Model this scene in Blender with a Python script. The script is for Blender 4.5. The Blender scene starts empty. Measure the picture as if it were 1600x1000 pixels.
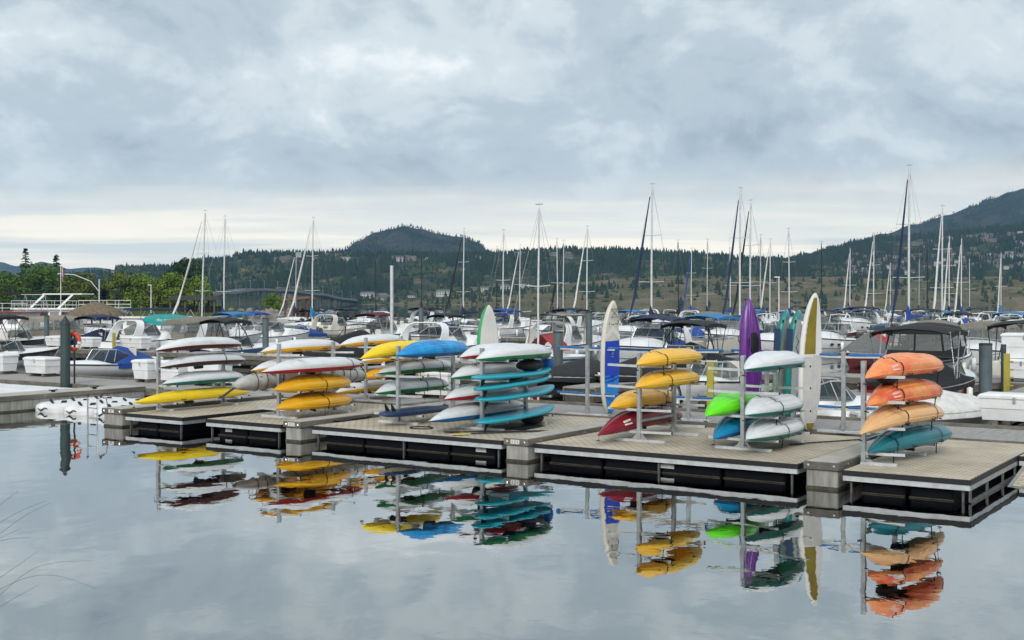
import bpy, math, random
import numpy as np
from mathutils import Vector, Matrix, noise
R = math.radians
random.seed(11)
scn = bpy.context.scene
col = scn.collection

# ------------------------------------------------------------------ camera, sky, sun, exposure
CAM_H, FPX, HZY = 3.5, 1880.0, 470.0
cam = bpy.data.cameras.new('camera')
cam.sensor_width = 36.0
cam.lens = 36.0 * FPX / 1600.0
cam.shift_y = -30.0 / 1600.0
cam.clip_start, cam.clip_end = 0.1, 20000
camo = bpy.data.objects.new('camera', cam)
camo.location = (0, 0, CAM_H)
camo.rotation_euler = (R(90), 0, 0)
col.objects.link(camo)
scn.camera = camo

SUN_EL, SUN_AZ = R(32), R(190)      # azimuth measured clockwise from +Y (the view direction)
world = bpy.data.worlds.new('World')
scn.world = world
world.use_nodes = True
def build_world():
    nt = world.node_tree
    nt.nodes.clear()
    N, K = nt.nodes.new, nt.links.new
    def math_(op, a, b=None, c=None):
        n = N('ShaderNodeMath'); n.operation = op
        for i, q in enumerate((a, b, c)):
            if q is None: continue
            if isinstance(q, (int, float)): n.inputs[i].default_value = q
            else: K(q, n.inputs[i])
        return n.outputs[0]
    def ramp(f, stops):
        n = N('ShaderNodeValToRGB'); K(f, n.inputs[0])
        n.color_ramp.interpolation = 'EASE'
        e = n.color_ramp.elements
        while len(e) < len(stops): e.new(0.5)
        for q, (p, c) in zip(e, stops): q.position = p; q.color = (*c, 1) if len(c) == 3 else c
        return n.outputs[0]
    def mix(f, a, b, mode='MIX'):
        n = N('ShaderNodeMix'); n.data_type = 'RGBA'; n.blend_type = mode
        for s, q in ((0, f), (6, a), (7, b)):
            if isinstance(q, (int, float)): n.inputs[s].default_value = q
            elif isinstance(q, tuple): n.inputs[s].default_value = (*q, 1)
            else: K(q, n.inputs[s])
        return n.outputs[2]
    tc = N('ShaderNodeTexCoord')
    sep = N('ShaderNodeSeparateXYZ'); K(tc.outputs['Generated'], sep.inputs[0])
    z = math_('MAXIMUM', sep.outputs[2], 0.0)
    def plane(off):
        d = math_('ADD', z, off)
        c = N('ShaderNodeCombineXYZ')
        K(math_('DIVIDE', sep.outputs[0], d), c.inputs[0]); K(math_('DIVIDE', sep.outputs[1], d), c.inputs[1])
        return c.outputs[0]
    def noise_(v, scale, det, rough, dist=0.0, loc=(0, 0, 0), sc=(1, 1, 1)):
        m = N('ShaderNodeMapping'); K(v, m.inputs[0]); m.inputs['Location'].default_value = loc; m.inputs['Scale'].default_value = sc
        n = N('ShaderNodeTexNoise'); K(m.outputs[0], n.inputs['Vector'])
        n.inputs['Scale'].default_value = scale; n.inputs['Detail'].default_value = det
        n.inputs['Roughness'].default_value = rough; n.inputs['Distortion'].default_value = dist
        return n.outputs['Fac']
    P = plane(0.55)
    big = noise_(P, 1.9, 3, 0.5, 0.3, (3.1, 7.7, 0))
    mid = noise_(P, 5.2, 7, 0.58, 0.5, (1.3, 2.2, 0))
    fine = noise_(P, 15.0, 6, 0.6, 0.3, (5.3, 1.2, 0))
    f = math_('ADD', math_('MULTIPLY', big, 0.36), math_('ADD', math_('MULTIPLY', mid, 0.44), math_('MULTIPLY', fine, 0.20)))
    cloud = ramp(f, [(0.37, (0.262, 0.312, 0.344)), (0.46, (0.368, 0.418, 0.446)), (0.53, (0.488, 0.530, 0.542)), (0.62, (0.70, 0.72, 0.705))])
    # under the cloud deck's far edge the air near the horizon is pale, with long streaks
    P2 = plane(0.03)
    streak = noise_(P2, 0.35, 5, 0.55, 0.2, (0.4, 9.1, 0), (0.5, 1.0, 1))
    low = ramp(streak, [(0.38, (0.55, 0.575, 0.54)), (0.50, (0.72, 0.69, 0.595)), (0.62, (0.90, 0.82, 0.66))])
    edge = math_('ADD', z, math_('MULTIPLY', math_('SUBTRACT', mid, 0.5), 0.05))
    hmix = ramp(edge, [(0.045, (1, 1, 1)), (0.125, (0, 0, 0))])
    sky_c = mix(hmix, cloud, low)
    sky = N('ShaderNodeTexSky'); sky.sky_type = 'NISHITA'; sky.sun_disc = False
    sky.sun_elevation = SUN_EL; sky.sun_rotation = SUN_AZ
    b1 = N('ShaderNodeBackground'); K(sky.outputs[0], b1.inputs[0]); b1.inputs[1].default_value = 0.1
    b2 = N('ShaderNodeBackground'); K(sky_c, b2.inputs[0]); b2.inputs[1].default_value = 1.0
    ms = N('ShaderNodeMixShader'); ms.inputs[0].default_value = 0.95
    K(b1.outputs[0], ms.inputs[1]); K(b2.outputs[0], ms.inputs[2])
    out = N('ShaderNodeOutputWorld'); K(ms.outputs[0], out.inputs[0])
build_world()

sun = bpy.data.lights.new('sun', 'SUN')
sun.energy, sun.angle, sun.color = 1.5, R(25), (1.0, 0.965, 0.92)
suno = bpy.data.objects.new('sun', sun)
sd = Vector((math.sin(SUN_AZ) * math.cos(SUN_EL), math.cos(SUN_AZ) * math.cos(SUN_EL), math.sin(SUN_EL)))
suno.rotation_euler = sd.to_track_quat('Z', 'Y').to_euler()
suno.location = (0, -20, 60)
col.objects.link(suno)
vs = scn.view_settings
vs.view_transform, vs.look, vs.exposure, vs.gamma = 'Standard', 'None', 0.62, 1.0
vs.use_curve_mapping = False
scn.cycles.max_bounces = 6
scn.cycles.transparent_max_bounces = 8
scn.cycles.volume_bounces = 1
scn.cycles.caustics_reflective = False
scn.cycles.caustics_refractive = False
scn.cycles.use_denoising = True

# ------------------------------------------------------------------ frame of the marina: U along the walkway, V along the fingers
ANG = R(33.85)
CA, SA = math.cos(ANG), math.sin(ANG)
def W(u, v, z=0.0): return Vector((u * CA + v * SA, -u * SA + v * CA, z))
def u_at(px, v):
    k = (px - 800) / FPX
    return v * (k * CA - SA) / (CA + k * SA)
def at(px, py, d): return Vector(((px - 800) / FPX * d, d, CAM_H + (HZY - py) / FPX * d))

# ------------------------------------------------------------------ materials
MATS = {}
def mat(name, c, rough=0.5, metal=0.0, var=0.12, scale=4.0, bump=0.0, bscale=30.0, coat=0.0, c2=None, det=5, stretch=(1, 1, 1), spec=0.5):
    if name in MATS: return MATS[name]
    m = bpy.data.materials.new(name); m.use_nodes = True
    nt = m.node_tree; N, K = nt.nodes.new, nt.links.new
    b = nt.nodes['Principled BSDF']
    b.inputs['Roughness'].default_value = rough; b.inputs['Metallic'].default_value = metal
    b.inputs['Coat Weight'].default_value = coat
    b.inputs['Specular IOR Level'].default_value = spec
    tc = N('ShaderNodeTexCoord'); mp = N('ShaderNodeMapping'); K(tc.outputs['Object'], mp.inputs[0])
    mp.inputs['Scale'].default_value = stretch
    oi = N('ShaderNodeObjectInfo')
    ad = N('ShaderNodeVectorMath'); ad.operation = 'ADD'
    mu = N('ShaderNodeMath'); mu.operation = 'MULTIPLY'; mu.inputs[1].default_value = 37.0
    K(oi.outputs['Random'], mu.inputs[0]); K(mp.outputs[0], ad.inputs[0]); K(mu.outputs[0], ad.inputs[1])
    n = N('ShaderNodeTexNoise'); K(ad.outputs[0], n.inputs['Vector'])
    n.inputs['Scale'].default_value = scale; n.inputs['Detail'].default_value = det; n.inputs['Roughness'].default_value = 0.62
    r = N('ShaderNodeValToRGB'); K(n.outputs['Fac'], r.inputs[0])
    d = c2 if c2 else tuple(max(0, q * (1 - 2.2 * var)) for q in c)
    e = r.color_ramp.elements
    e[0].position, e[0].color = 0.30, (*d, 1)
    e[1].position, e[1].color = 0.62, (*c, 1)
    K(r.outputs[0], b.inputs['Base Color'])
    if bump:
        n2 = N('ShaderNodeTexNoise'); K(ad.outputs[0], n2.inputs['Vector']); n2.inputs['Scale'].default_value = bscale; n2.inputs['Detail'].default_value = 4
        bp = N('ShaderNodeBump'); bp.inputs['Strength'].default_value = bump; bp.inputs['Distance'].default_value = 0.02
        K(n2.outputs['Fac'], bp.inputs['Height']); K(bp.outputs[0], b.inputs['Normal'])
    MATS[name] = m
    return m
def glassy(name, c, alpha, rough=0.08):
    if name in MATS: return MATS[name]
    m = bpy.data.materials.new(name); m.use_nodes = True
    nt = m.node_tree; N, K = nt.nodes.new, nt.links.new
    b = nt.nodes['Principled BSDF']; b.inputs['Base Color'].default_value = (*c, 1); b.inputs['Roughness'].default_value = rough
    t = N('ShaderNodeBsdfTransparent'); t.inputs[0].default_value = (0.9, 0.93, 0.93, 1)
    mx = N('ShaderNodeMixShader'); mx.inputs[0].default_value = alpha
    K(t.outputs[0], mx.inputs[1]); K(b.outputs[0], mx.inputs[2]); K(mx.outputs[0], nt.nodes['Material Output'].inputs[0])
    MATS[name] = m
    return m
def plastic(key, c, var=0.06): return scuff(mat('plastic_' + key, c, 0.38, 0, var, 2.5, 0.04, 60), c)
def scuff(m, c):
    # fine lengthwise scratches and dull grime over moulded plastic
    if m.get('scuffed'): return m
    m['scuffed'] = 1
    nt = m.node_tree; N, K = nt.nodes.new, nt.links.new
    b = nt.nodes['Principled BSDF']; src = b.inputs['Base Color'].links[0].from_socket
    tc = N('ShaderNodeTexCoord'); oi = N('ShaderNodeObjectInfo')
    def layer(scale, stretch, lo, hi, colr, amt, src):
        mp = N('ShaderNodeMapping'); K(tc.outputs['Object'], mp.inputs[0]); mp.inputs['Scale'].default_value = stretch
        ad = N('ShaderNodeVectorMath'); ad.operation = 'ADD'; sc = N('ShaderNodeVectorMath'); sc.operation = 'SCALE'; sc.inputs[0].default_value = (31, 17, 53)
        K(oi.outputs['Random'], sc.inputs['Scale']); K(mp.outputs[0], ad.inputs[0]); K(sc.outputs[0], ad.inputs[1])
        n = N('ShaderNodeTexNoise'); K(ad.outputs[0], n.inputs['Vector']); n.inputs['Scale'].default_value = scale; n.inputs['Detail'].default_value = 6; n.inputs['Roughness'].default_value = 0.7
        mr = N('ShaderNodeMapRange'); K(n.outputs['Fac'], mr.inputs[0]); mr.inputs[1].default_value = lo; mr.inputs[2].default_value = hi; mr.inputs[4].default_value = amt
        mx = N('ShaderNodeMix'); mx.data_type = 'RGBA'; K(mr.outputs[0], mx.inputs[0]); K(src, mx.inputs[6]); mx.inputs[7].default_value = (*colr, 1)
        return mx.outputs[2], mr.outputs[0]
    lum = sum(c) / 3
    a, _ = layer(9.0, (5, 0.35, 5), 0.60, 0.72, tuple(min(0.85, q * 0.6 + 0.3) for q in c) if lum < 0.5 else (0.5, 0.5, 0.48), 0.5, src)
    d, f = layer(2.2, (1, 0.7, 1.4), 0.52, 0.75, tuple(q * 0.45 + 0.05 for q in c), 0.45, a)
    K(d, b.inputs['Base Color'])
    mr = N('ShaderNodeMapRange'); K(f, mr.inputs[0]); mr.inputs[3].default_value = 0.3; mr.inputs[4].default_value = 0.75; mr.inputs[2].default_value = 0.45; K(mr.outputs[0], b.inputs['Roughness'])
    return m
ALU = mat('aluminium', (0.50, 0.52, 0.53), 0.42, 0.55, 0.16, 6, 0.1, 40)
ALU_L = mat('aluminium_light', (0.66, 0.68, 0.69), 0.45, 0.3, 0.12, 5, 0.1, 40)
BLACK = mat('black_rubber', (0.012, 0.013, 0.015), 0.6, 0, 0.2, 8)
STRAP = mat('black_webbing', (0.015, 0.015, 0.017), 0.8, 0, 0.2, 8)
WHITE = mat('white_gelcoat', (0.86, 0.87, 0.87), 0.28, 0, 0.05, 1.2, coat=0.25)
CREAM = mat('cream_gelcoat', (0.70, 0.67, 0.58), 0.3, 0, 0.06, 1.2, coat=0.2)
WPLAS = mat('white_box_plastic', (0.78, 0.79, 0.79), 0.45, 0, 0.08, 2, 0.05, 30)
CONC = mat('concrete', (0.42, 0.41, 0.38), 0.9, 0, 0.0, 2.5, 0.5, 40, c2=(0.22, 0.215, 0.19), stretch=(3, 3, 0.5))
CONC_TOP = mat('concrete_deck', (0.46, 0.44, 0.39), 0.9, 0, 0.12, 3, 0.3, 60)
TIMBER = mat('weathered_timber', (0.20, 0.185, 0.155), 0.9, 0, 0.0, 3, 0.6, 25, c2=(0.085, 0.08, 0.068), stretch=(1, 0.4, 3))
TIMBER_D = mat('dark_wet_timber', (0.085, 0.08, 0.066), 0.85, 0, 0.0, 2, 0.6, 18, c2=(0.03, 0.03, 0.024))
PONT = mat('navy_float', (0.0035, 0.0045, 0.008), 0.7, 0, 0.2, 3, spec=0.15)
GLASS = glassy('tinted_glass', (0.02, 0.032, 0.036), 0.75)
VINYL = glassy('clear_vinyl', (0.30, 0.31, 0.30), 0.36, 0.12)
WIRE = mat('rigging_wire', (0.22, 0.23, 0.24), 0.5, 0.3, 0.1, 8)
STEEL = mat('stainless', (0.62, 0.64, 0.66), 0.25, 0.8, 0.1, 8)
DARK = mat('dark_interior', (0.03, 0.03, 0.032), 0.6, 0, 0.2, 6)
CANVAS = {
    'tan': mat('canvas_tan', (0.30, 0.255, 0.205), 0.9, 0, 0.1, 4, 0.3, 12),
    'taupe': mat('canvas_taupe', (0.22, 0.20, 0.17), 0.9, 0, 0.1, 4, 0.3, 12),
    'navy': mat('canvas_navy', (0.012, 0.025, 0.075), 0.85, 0, 0.15, 4, 0.3, 12),
    'blue': mat('canvas_blue', (0.012, 0.06, 0.30), 0.8, 0, 0.15, 4, 0.3, 12),
    'sky': mat('canvas_sky', (0.04, 0.21, 0.46), 0.8, 0, 0.15, 4, 0.3, 12),
    'black': mat('canvas_black', (0.009, 0.0095, 0.011), 0.8, 0, 0.2, 4, 0.4, 10),
    'charcoal': mat('canvas_charcoal', (0.020, 0.022, 0.023), 0.85, 0, 0.2, 4, 0.4, 10),
    'red': mat('canvas_red', (0.40, 0.05, 0.055), 0.85, 0, 0.15, 4, 0.3, 12),
    'maroon': mat('canvas_maroon', (0.10, 0.012, 0.022), 0.85, 0, 0.15, 4, 0.3, 12),
    'grey': mat('canvas_grey', (0.16, 0.16, 0.155), 0.9, 0, 0.12, 4, 0.3, 12),
    'white': mat('canvas_white', (0.66, 0.66, 0.64), 0.85, 0, 0.12, 4, 0.4, 8),
}
GEL = {
    'white': WHITE, 'cream': CREAM,
    'blue': mat('gel_blue', (0.012, 0.085, 0.27), 0.25, 0, 0.08, 1, coat=0.4),
    'navy': mat('gel_navy', (0.012, 0.02, 0.06), 0.25, 0, 0.08, 1, coat=0.4),
    'black': mat('gel_black', (0.012, 0.012, 0.014), 0.22, 0, 0.08, 1, coat=0.4),
    'red': mat('gel_red', (0.20, 0.010, 0.015), 0.3, 0, 0.08, 1, coat=0.4),
    'pale': mat('gel_paleblue', (0.52, 0.62, 0.68), 0.3, 0, 0.06, 1, coat=0.3),
    'silver': mat('gel_silver', (0.42, 0.43, 0.44), 0.3, 0.3, 0.06, 1, coat=0.3),
}

# ------------------------------------------------------------------ mesh helpers
class MB:
    def __init__(s): s.v = []; s.f = []
    def add(s, vs, fs):
        o = len(s.v); s.v += [tuple(q) for q in vs]; s.f += [tuple(i + o for i in f) for f in fs]; return s
    def box(s, x0, x1, y0, y1, z0, z1):
        return s.add([(x0, y0, z0), (x1, y0, z0), (x1, y1, z0), (x0, y1, z0), (x0, y0, z1), (x1, y0, z1), (x1, y1, z1), (x0, y1, z1)],
                     [(0, 3, 2, 1), (4, 5, 6, 7), (0, 1, 5, 4), (1, 2, 6, 5), (2, 3, 7, 6), (3, 0, 4, 7)])
    def bbox(s, x0, x1, y0, y1, z0, z1, c=0.01):
        # box whose upright and top edges are chamfered
        def ring(z, i): return [(x0 + i + (c if a else 0), y0 + i + (0 if a else c), z) for a in (1, 0)]
        pts = []
        for z, i in ((z0, 0), (z1 - c, 0), (z1, c)):
            k = c
            pts.append([(x0 + i + k, y0 + i, z), (x1 - i - k, y0 + i, z), (x1 - i, y0 + i + k, z), (x1 - i, y1 - i - k, z),
                        (x1 - i - k, y1 - i, z), (x0 + i + k, y1 - i, z), (x0 + i, y1 - i - k, z), (x0 + i, y0 + i + k, z)])
        return s.loft(pts, True, True)
    def bar(s, p0, p1, w, h, up=(0, 0, 1)):
        p0, p1 = Vector(p0), Vector(p1); d = (p1 - p0).normalized(); up = Vector(up)
        if abs(d.dot(up)) > 0.98: up = Vector((1, 0, 0))
        a = d.cross(up).normalized() * w / 2; b = a.cross(d).normalized() * h / 2
        vs = [p + q for p in (p0, p1) for q in (-a - b, a - b, a + b, -a + b)]
        return s.add(vs, [(0, 3, 2, 1), (4, 5, 6, 7), (0, 1, 5, 4), (1, 2, 6, 5), (2, 3, 7, 6), (3, 0, 4, 7)])
    def tube(s, pts, r, n=6, cap=True):
        pts = [Vector(p) for p in pts]; rings = []
        for i, p in enumerate(pts):
            d = (pts[min(i + 1, len(pts) - 1)] - pts[max(i - 1, 0)]).normalized()
            up = Vector((0, 0, 1)) if abs(d.z) < 0.95 else Vector((1, 0, 0))
            a = d.cross(up).normalized(); b = a.cross(d).normalized()
            rr = r[i] if isinstance(r, (list, tuple)) else r
            rings.append([p + (a * math.cos(t) + b * math.sin(t)) * rr for t in [2 * math.pi * k / n for k in range(n)]])
        return s.loft(rings, True, cap)
    def loft(s, rings, closed=False, cap=False):
        n = len(rings[0]); vs = [q for r in rings for q in r]; fs = []
        for i in range(len(rings) - 1):
            for j in range(n if closed else n - 1):
                k = (j + 1) % n
                fs.append((i * n + j, i * n + k, (i + 1) * n + k, (i + 1) * n + j))
        if cap:
            fs.append(tuple(range(n - 1, -1, -1))); fs.append(tuple((len(rings) - 1) * n + j for j in range(n)))
        return s.add(vs, fs)
    def lathe(s, prof, n=10, c=(0, 0, 0)):
        return s.loft([[(c[0] + r * math.cos(2 * math.pi * k / n), c[1] + r * math.sin(2 * math.pi * k / n), c[2] + z) for k in range(n)] for r, z in prof], True, True)
    def blob(s, c, rad, n=8, m=5):
        rings = []
        for i in range(m + 1):
            t = math.pi * (i + 0.001) / (m + 0.002)
            rings.append([(c[0] + rad[0] * math.sin(t) * math.cos(2 * math.pi * k / n), c[1] + rad[1] * math.sin(t) * math.sin(2 * math.pi * k / n), c[2] - rad[2] * math.cos(t)) for k in range(n)])
        return s.loft(rings, True, True)
    def mesh(s, name, m, smooth=None):
        me = bpy.data.meshes.new(name); me.from_pydata(s.v, [], s.f)
        if m is not None: me.materials.append(m)
        import bmesh
        bm = bmesh.new(); bm.from_mesh(me); bmesh.ops.recalc_face_normals(bm, faces=bm.faces)
        if smooth:
            for f in bm.faces: f.smooth = True
            for e in bm.edges:
                if len(e.link_faces) == 2 and e.calc_face_angle(0) > R(smooth): e.smooth = False
        bm.to_mesh(me); bm.free(); me.update()
        return me
    def build(s, name, m, parent=None, smooth=None):
        return link(name, s.mesh(name, m, smooth), parent)
def link(name, me, parent=None):
    o = bpy.data.objects.new(name, me); col.objects.link(o)
    if parent is not None: o.parent = parent
    return o
def tag(o, label, cat, group=None):
    o['label'] = label; o['category'] = cat
    if group: o['group'] = group
    return o
def thing(name, label, cat, loc, rot=0.0, group=None):
    o = bpy.data.objects.new(name, None); col.objects.link(o); o.empty_display_size = 0.2
    o.location = loc; o.rotation_euler = (0, 0, rot)
    return tag(o, label, cat, group)
def dthing(name, label, cat, u, v, z=0.0, rot=0.0, group=None):     # placed in the marina's frame
    return thing(name, label, cat, W(u, v, z), rot - ANG, group)
def struct(o): o['kind'] = 'structure'; return o
def copy_tree(o, parent=None):
    c = o.copy(); col.objects.link(c)
    if parent is not None: c.parent = parent
    for ch in o.children: copy_tree(ch, c)
    return c
def text_part(txt, size, m, parent, loc, rot, name='lettering'):
    cu = bpy.data.curves.new(name, 'FONT'); cu.body = txt; cu.size = size; cu.align_x = 'CENTER'; cu.align_y = 'CENTER'; cu.extrude = 0.0015
    cu.resolution_u = 2
    t = bpy.data.objects.new('tmp_text', cu); col.objects.link(t)
    bpy.context.view_layer.update()
    me = bpy.data.meshes.new_from_object(t.evaluated_get(bpy.context.evaluated_depsgraph_get())); me.name = name
    bpy.data.objects.remove(t); me.materials.clear(); me.materials.append(m)
    o = link(name, me, parent); o.location = loc; o.rotation_euler = rot
    return o
INK = mat('ink_black', (0.02, 0.02, 0.02), 0.6); PAPER = mat('sign_white', (0.78, 0.78, 0.76), 0.5)

# ------------------------------------------------------------------ water
def water_material():
    m = bpy.data.materials.new('lake_water'); m.use_nodes = True
    nt = m.node_tree; N, K = nt.nodes.new, nt.links.new
    b = nt.nodes['Principled BSDF']
    b.inputs['Base Color'].default_value = (0.42, 0.435, 0.425, 1); b.inputs['Roughness'].default_value = 0.0; b.inputs['Metallic'].default_value = 1.0
    g = N('ShaderNodeNewGeometry')
    def nz(sc, det, stretch, dist):
        mp = N('ShaderNodeMapping'); K(g.outputs['Position'], mp.inputs[0]); mp.inputs['Scale'].default_value = stretch
        n = N('ShaderNodeTexNoise'); K(mp.outputs[0], n.inputs['Vector']); n.inputs['Scale'].default_value = sc; n.inputs['Detail'].default_value = det
        n.inputs['Distortion'].default_value = dist
        return n.outputs['Fac']
    def mth(op, a, c):
        q = N('ShaderNodeMath'); q.operation = op
        for i, w in enumerate((a, c)):
            if isinstance(w, (int, float)): q.inputs[i].default_value = w
            else: K(w, q.inputs[i])
        return q.outputs[0]
    # slow swell, small cat's-paws, and patches where the air stirs the surface
    a = nz(0.55, 2, (1, 0.7, 1), 0.4); c = nz(1.9, 3, (1, 0.8, 1), 0.3); p = nz(0.07, 2, (1, 1, 1), 0)
    patch = N('ShaderNodeMapRange'); K(p, patch.inputs[0]); patch.inputs[1].default_value = 0.35; patch.inputs[2].default_value = 0.65
    patch.inputs[3].default_value = 0.35; patch.inputs[4].default_value = 1.0
    h = mth('ADD', mth('MULTIPLY', a, 1.0), mth('MULTIPLY', mth('MULTIPLY', c, 0.28), patch.outputs[0]))
    bp = N('ShaderNodeBump'); bp.inputs['Strength'].default_value = 1.0; bp.inputs['Distance'].default_value = WATER_AMP
    K(h, bp.inputs['Height']); K(bp.outputs[0], b.inputs['Normal'])
    return m
WATER_AMP = 0.0095
wm = MB(); wm.add([(-3900, -250, 0), (3900, -250, 0), (3900, 5200, 0), (-3900, 5200, 0)], [(0, 1, 2, 3)])
struct(wm.build('water', water_material()))
bank = MB()
prof = [(-12, 1.95), (1.0, 1.95), (3.2, 1.6), (6.0, 0.3), (8.0, -0.6)]
bank.loft([[(x, y, z + (0.12 * noise.noise(Vector((x * 0.6, y * 0.6, 0))) if y < 5 else 0)) for x in np.linspace(-14, 14, 29)] for y, z in prof])
struct(bank.build('lake_bank', mat('bank_soil', (0.10, 0.085, 0.06), 0.95, 0, 0.25, 3, 0.6, 20), smooth=60))
# ------------------------------------------------------------------ docks
DECK = 0.42
def deck_material():
    m = bpy.data.materials.new('tan_grip_deck'); m.use_nodes = True
    nt = m.node_tree; N, K = nt.nodes.new, nt.links.new
    b = nt.nodes['Principled BSDF']; b.inputs['Roughness'].default_value = 0.85
    tc = N('ShaderNodeTexCoord')
    n = N('ShaderNodeTexNoise'); K(tc.outputs['Object'], n.inputs['Vector']); n.inputs['Scale'].default_value = 1.1; n.inputs['Detail'].default_value = 7; n.inputs['Roughness'].default_value = 0.65
    r = N('ShaderNodeValToRGB'); K(n.outputs['Fac'], r.inputs[0])
    r.color_ramp.elements[0].position, r.color_ramp.elements[0].color = 0.3, (0.46, 0.41, 0.32, 1)
    r.color_ramp.elements[1].position, r.color_ramp.elements[1].color = 0.66, (0.68, 0.615, 0.49, 1)
    br = N('ShaderNodeTexBrick'); K(tc.outputs['Object'], br.inputs['Vector'])
    br.inputs['Scale'].default_value = 1.0; br.inputs['Brick Width'].default_value = 0.20; br.inputs['Row Height'].default_value = 0.12
    br.inputs['Mortar Size'].default_value = 0.028; br.inputs['Color1'].default_value = (1, 1, 1, 1); br.inputs['Color2'].default_value = (0.86, 0.86, 0.86, 1); br.inputs['Mortar'].default_value = (0.55, 0.52, 0.5, 1)
    mx = N('ShaderNodeMix'); mx.data_type = 'RGBA'; mx.blend_type = 'MULTIPLY'; mx.inputs[0].default_value = 0.8
    K(r.outputs[0], mx.inputs[6]); K(br.outputs['Color'], mx.inputs[7])
    def over(src, tex, lo, hi, c, amt):
        mr = N('ShaderNodeMapRange'); K(tex, mr.inputs[0]); mr.inputs[1].default_value = lo; mr.inputs[2].default_value = hi; mr.inputs[4].default_value = amt
        q = N('ShaderNodeMix'); q.data_type = 'RGBA'; K(mr.outputs[0], q.inputs[0]); K(src, q.inputs[6]); q.inputs[7].default_value = (*c, 1); return q.outputs[2]
    g = N('ShaderNodeNewGeometry')
    n3 = N('ShaderNodeTexNoise'); K(g.outputs['Position'], n3.inputs['Vector']); n3.inputs['Scale'].default_value = 0.75; n3.inputs['Detail'].default_value = 8; n3.inputs['Roughness'].default_value = 0.7; n3.inputs['Distortion'].default_value = 0.6
    c1 = over(mx.outputs[2], n3.outputs['Fac'], 0.53, 0.66, (0.24, 0.21, 0.16), 0.4)
    vo = N('ShaderNodeTexVoronoi'); K(g.outputs['Position'], vo.inputs['Vector']); vo.inputs['Scale'].default_value = 1.6
    c2 = over(c1, vo.outputs['Distance'], 0.045, 0.025, (0.75, 0.74, 0.70), 0.8)
    K(c2, b.inputs['Base Color'])
    bp = N('ShaderNodeBump'); bp.inputs['Strength'].default_value = 0.6; bp.inputs['Distance'].default_value = 0.01; bp.invert = True
    K(br.outputs['Fac'], bp.inputs['Height']); K(bp.outputs[0], b.inputs['Normal'])
    return m
TAN = deck_material()
ALGAE = mat('waterline_scum', (0.075, 0.068, 0.04), 0.7, 0, 0.3, 6)
BRK = mat('bracket_dull', (0.16, 0.165, 0.165), 0.6, 0.4, 0.2, 5)
def platform(label, u0, u1, v0, v1, splits=(), right_open=False):
    t = dthing('floating_platform', label, 'platform', u0, v0, 0, 0, 'kayak platforms between the concrete fingers')
    w, d = u1 - u0, v1 - v0
    xs = [0] + [s - u0 for s in splits] + [w]
    for a, b in zip(xs, xs[1:]):
        g = 0.006
        p = MB(); p.bbox(a + (g if a else 0), b - (g if b < w else 0), 0, d, DECK - 0.05, DECK, 0.008); p.build('deck_panel', TAN, t)
    m = MB()
    z0, z1 = DECK - 0.10, DECK - 0.008
    e = 0.03
    m.box(-0.001, w + 0.001, -e, -0.002, z0, z1); m.box(w + 0.002, w + e, -e, d, z0, z1); m.box(-e, -0.002, -e, d, z0, z1)
    m.build('rub_rail', BLACK, t)
    m = MB(); a0, a1 = DECK - 0.195, DECK - 0.103
    m.box(-0.01, w + 0.01, -0.02, 0.03, a0, a1); f = m.build('fascia', ALU_L, t)
    m = MB(); m.box(w - 0.03, w + 0.018, 0.032, d, a0, a1); m.build('side_fascia', ALU, t)
    m = MB(); m.box(-0.018, 0.03, 0.032, d, a0, a1); m.build('side_fascia', ALU, t)
    n = max(2, int(round(w / 2.8)) + 1)
    for i in range(n):
        x = 0.12 + (w - 0.24) * i / (n - 1)
        m = MB(); m.box(x - 0.018, x + 0.018, 0.05, 0.10, -0.05, a0 - 0.002); m.build('bracket', BRK, t)
    if right_open:
        for y in (0.03, 1.3, 2.6, 3.7):
            m = MB(); m.box(w - 0.02, w + 0.015, y, y + 0.07, 0.02, a0 - 0.003); m.build('bracket', BRK, t)
        m = MB(); m.box(w - 0.015, w + 0.02, 0.1, 3.9, 0.0, 0.05); m.build('lower_rail', BRK, t)
    k = max(2, int(round(w / 1.4))); q = (w - 0.5) / k
    for i in range(k):
        x0 = 0.25 + i * q + 0.14; x1 = x0 + q - 0.28
        m = MB(); m.bbox(x0 - 0.1, x1 + 0.1, 0.14, d - 0.3, -0.25, a0 - 0.012, 0.04); f = m.build('float', PONT, t)
        m = MB(); m.box(x0 - 0.1, x1 + 0.1, 0.118, 0.138, 0.006, 0.022); m.build('rim', ALGAE, f)
    return t
P5 = platform('tan floating platform carrying the rack of orange and teal kayaks', -7.2, -5.0, 21.6, 27.6, (), True)
P4 = platform('long tan floating platform under the green, blue and maroon kayaks', -14.08, -8.2, 21.9, 27.0, (-11.1,))
P3 = platform('long tan floating platform under the teal paddleboards', -20.64, -15.0, 21.95, 27.6, (-17.8,))
P2 = platform('short tan floating platform under the red and yellow kayaks', -24.16, -21.5, 21.7, 27.6)
P1 = platform('small tan floating platform under the stack of white kayaks and long yellow kayak', -27.24, -24.97, 21.57, 27.6)
for t, x, z, w in ((P4, 2.95, 0.15, 0.30), (P3, 4.85, 0.15, 0.28), (P2, 0.55, 0.15, 0.24)):
    m = MB(); m.box(x, x + w, 0.126, 0.136, z - 0.05, z + 0.04); pl = m.build('maker_plate', PAPER, t)
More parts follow.
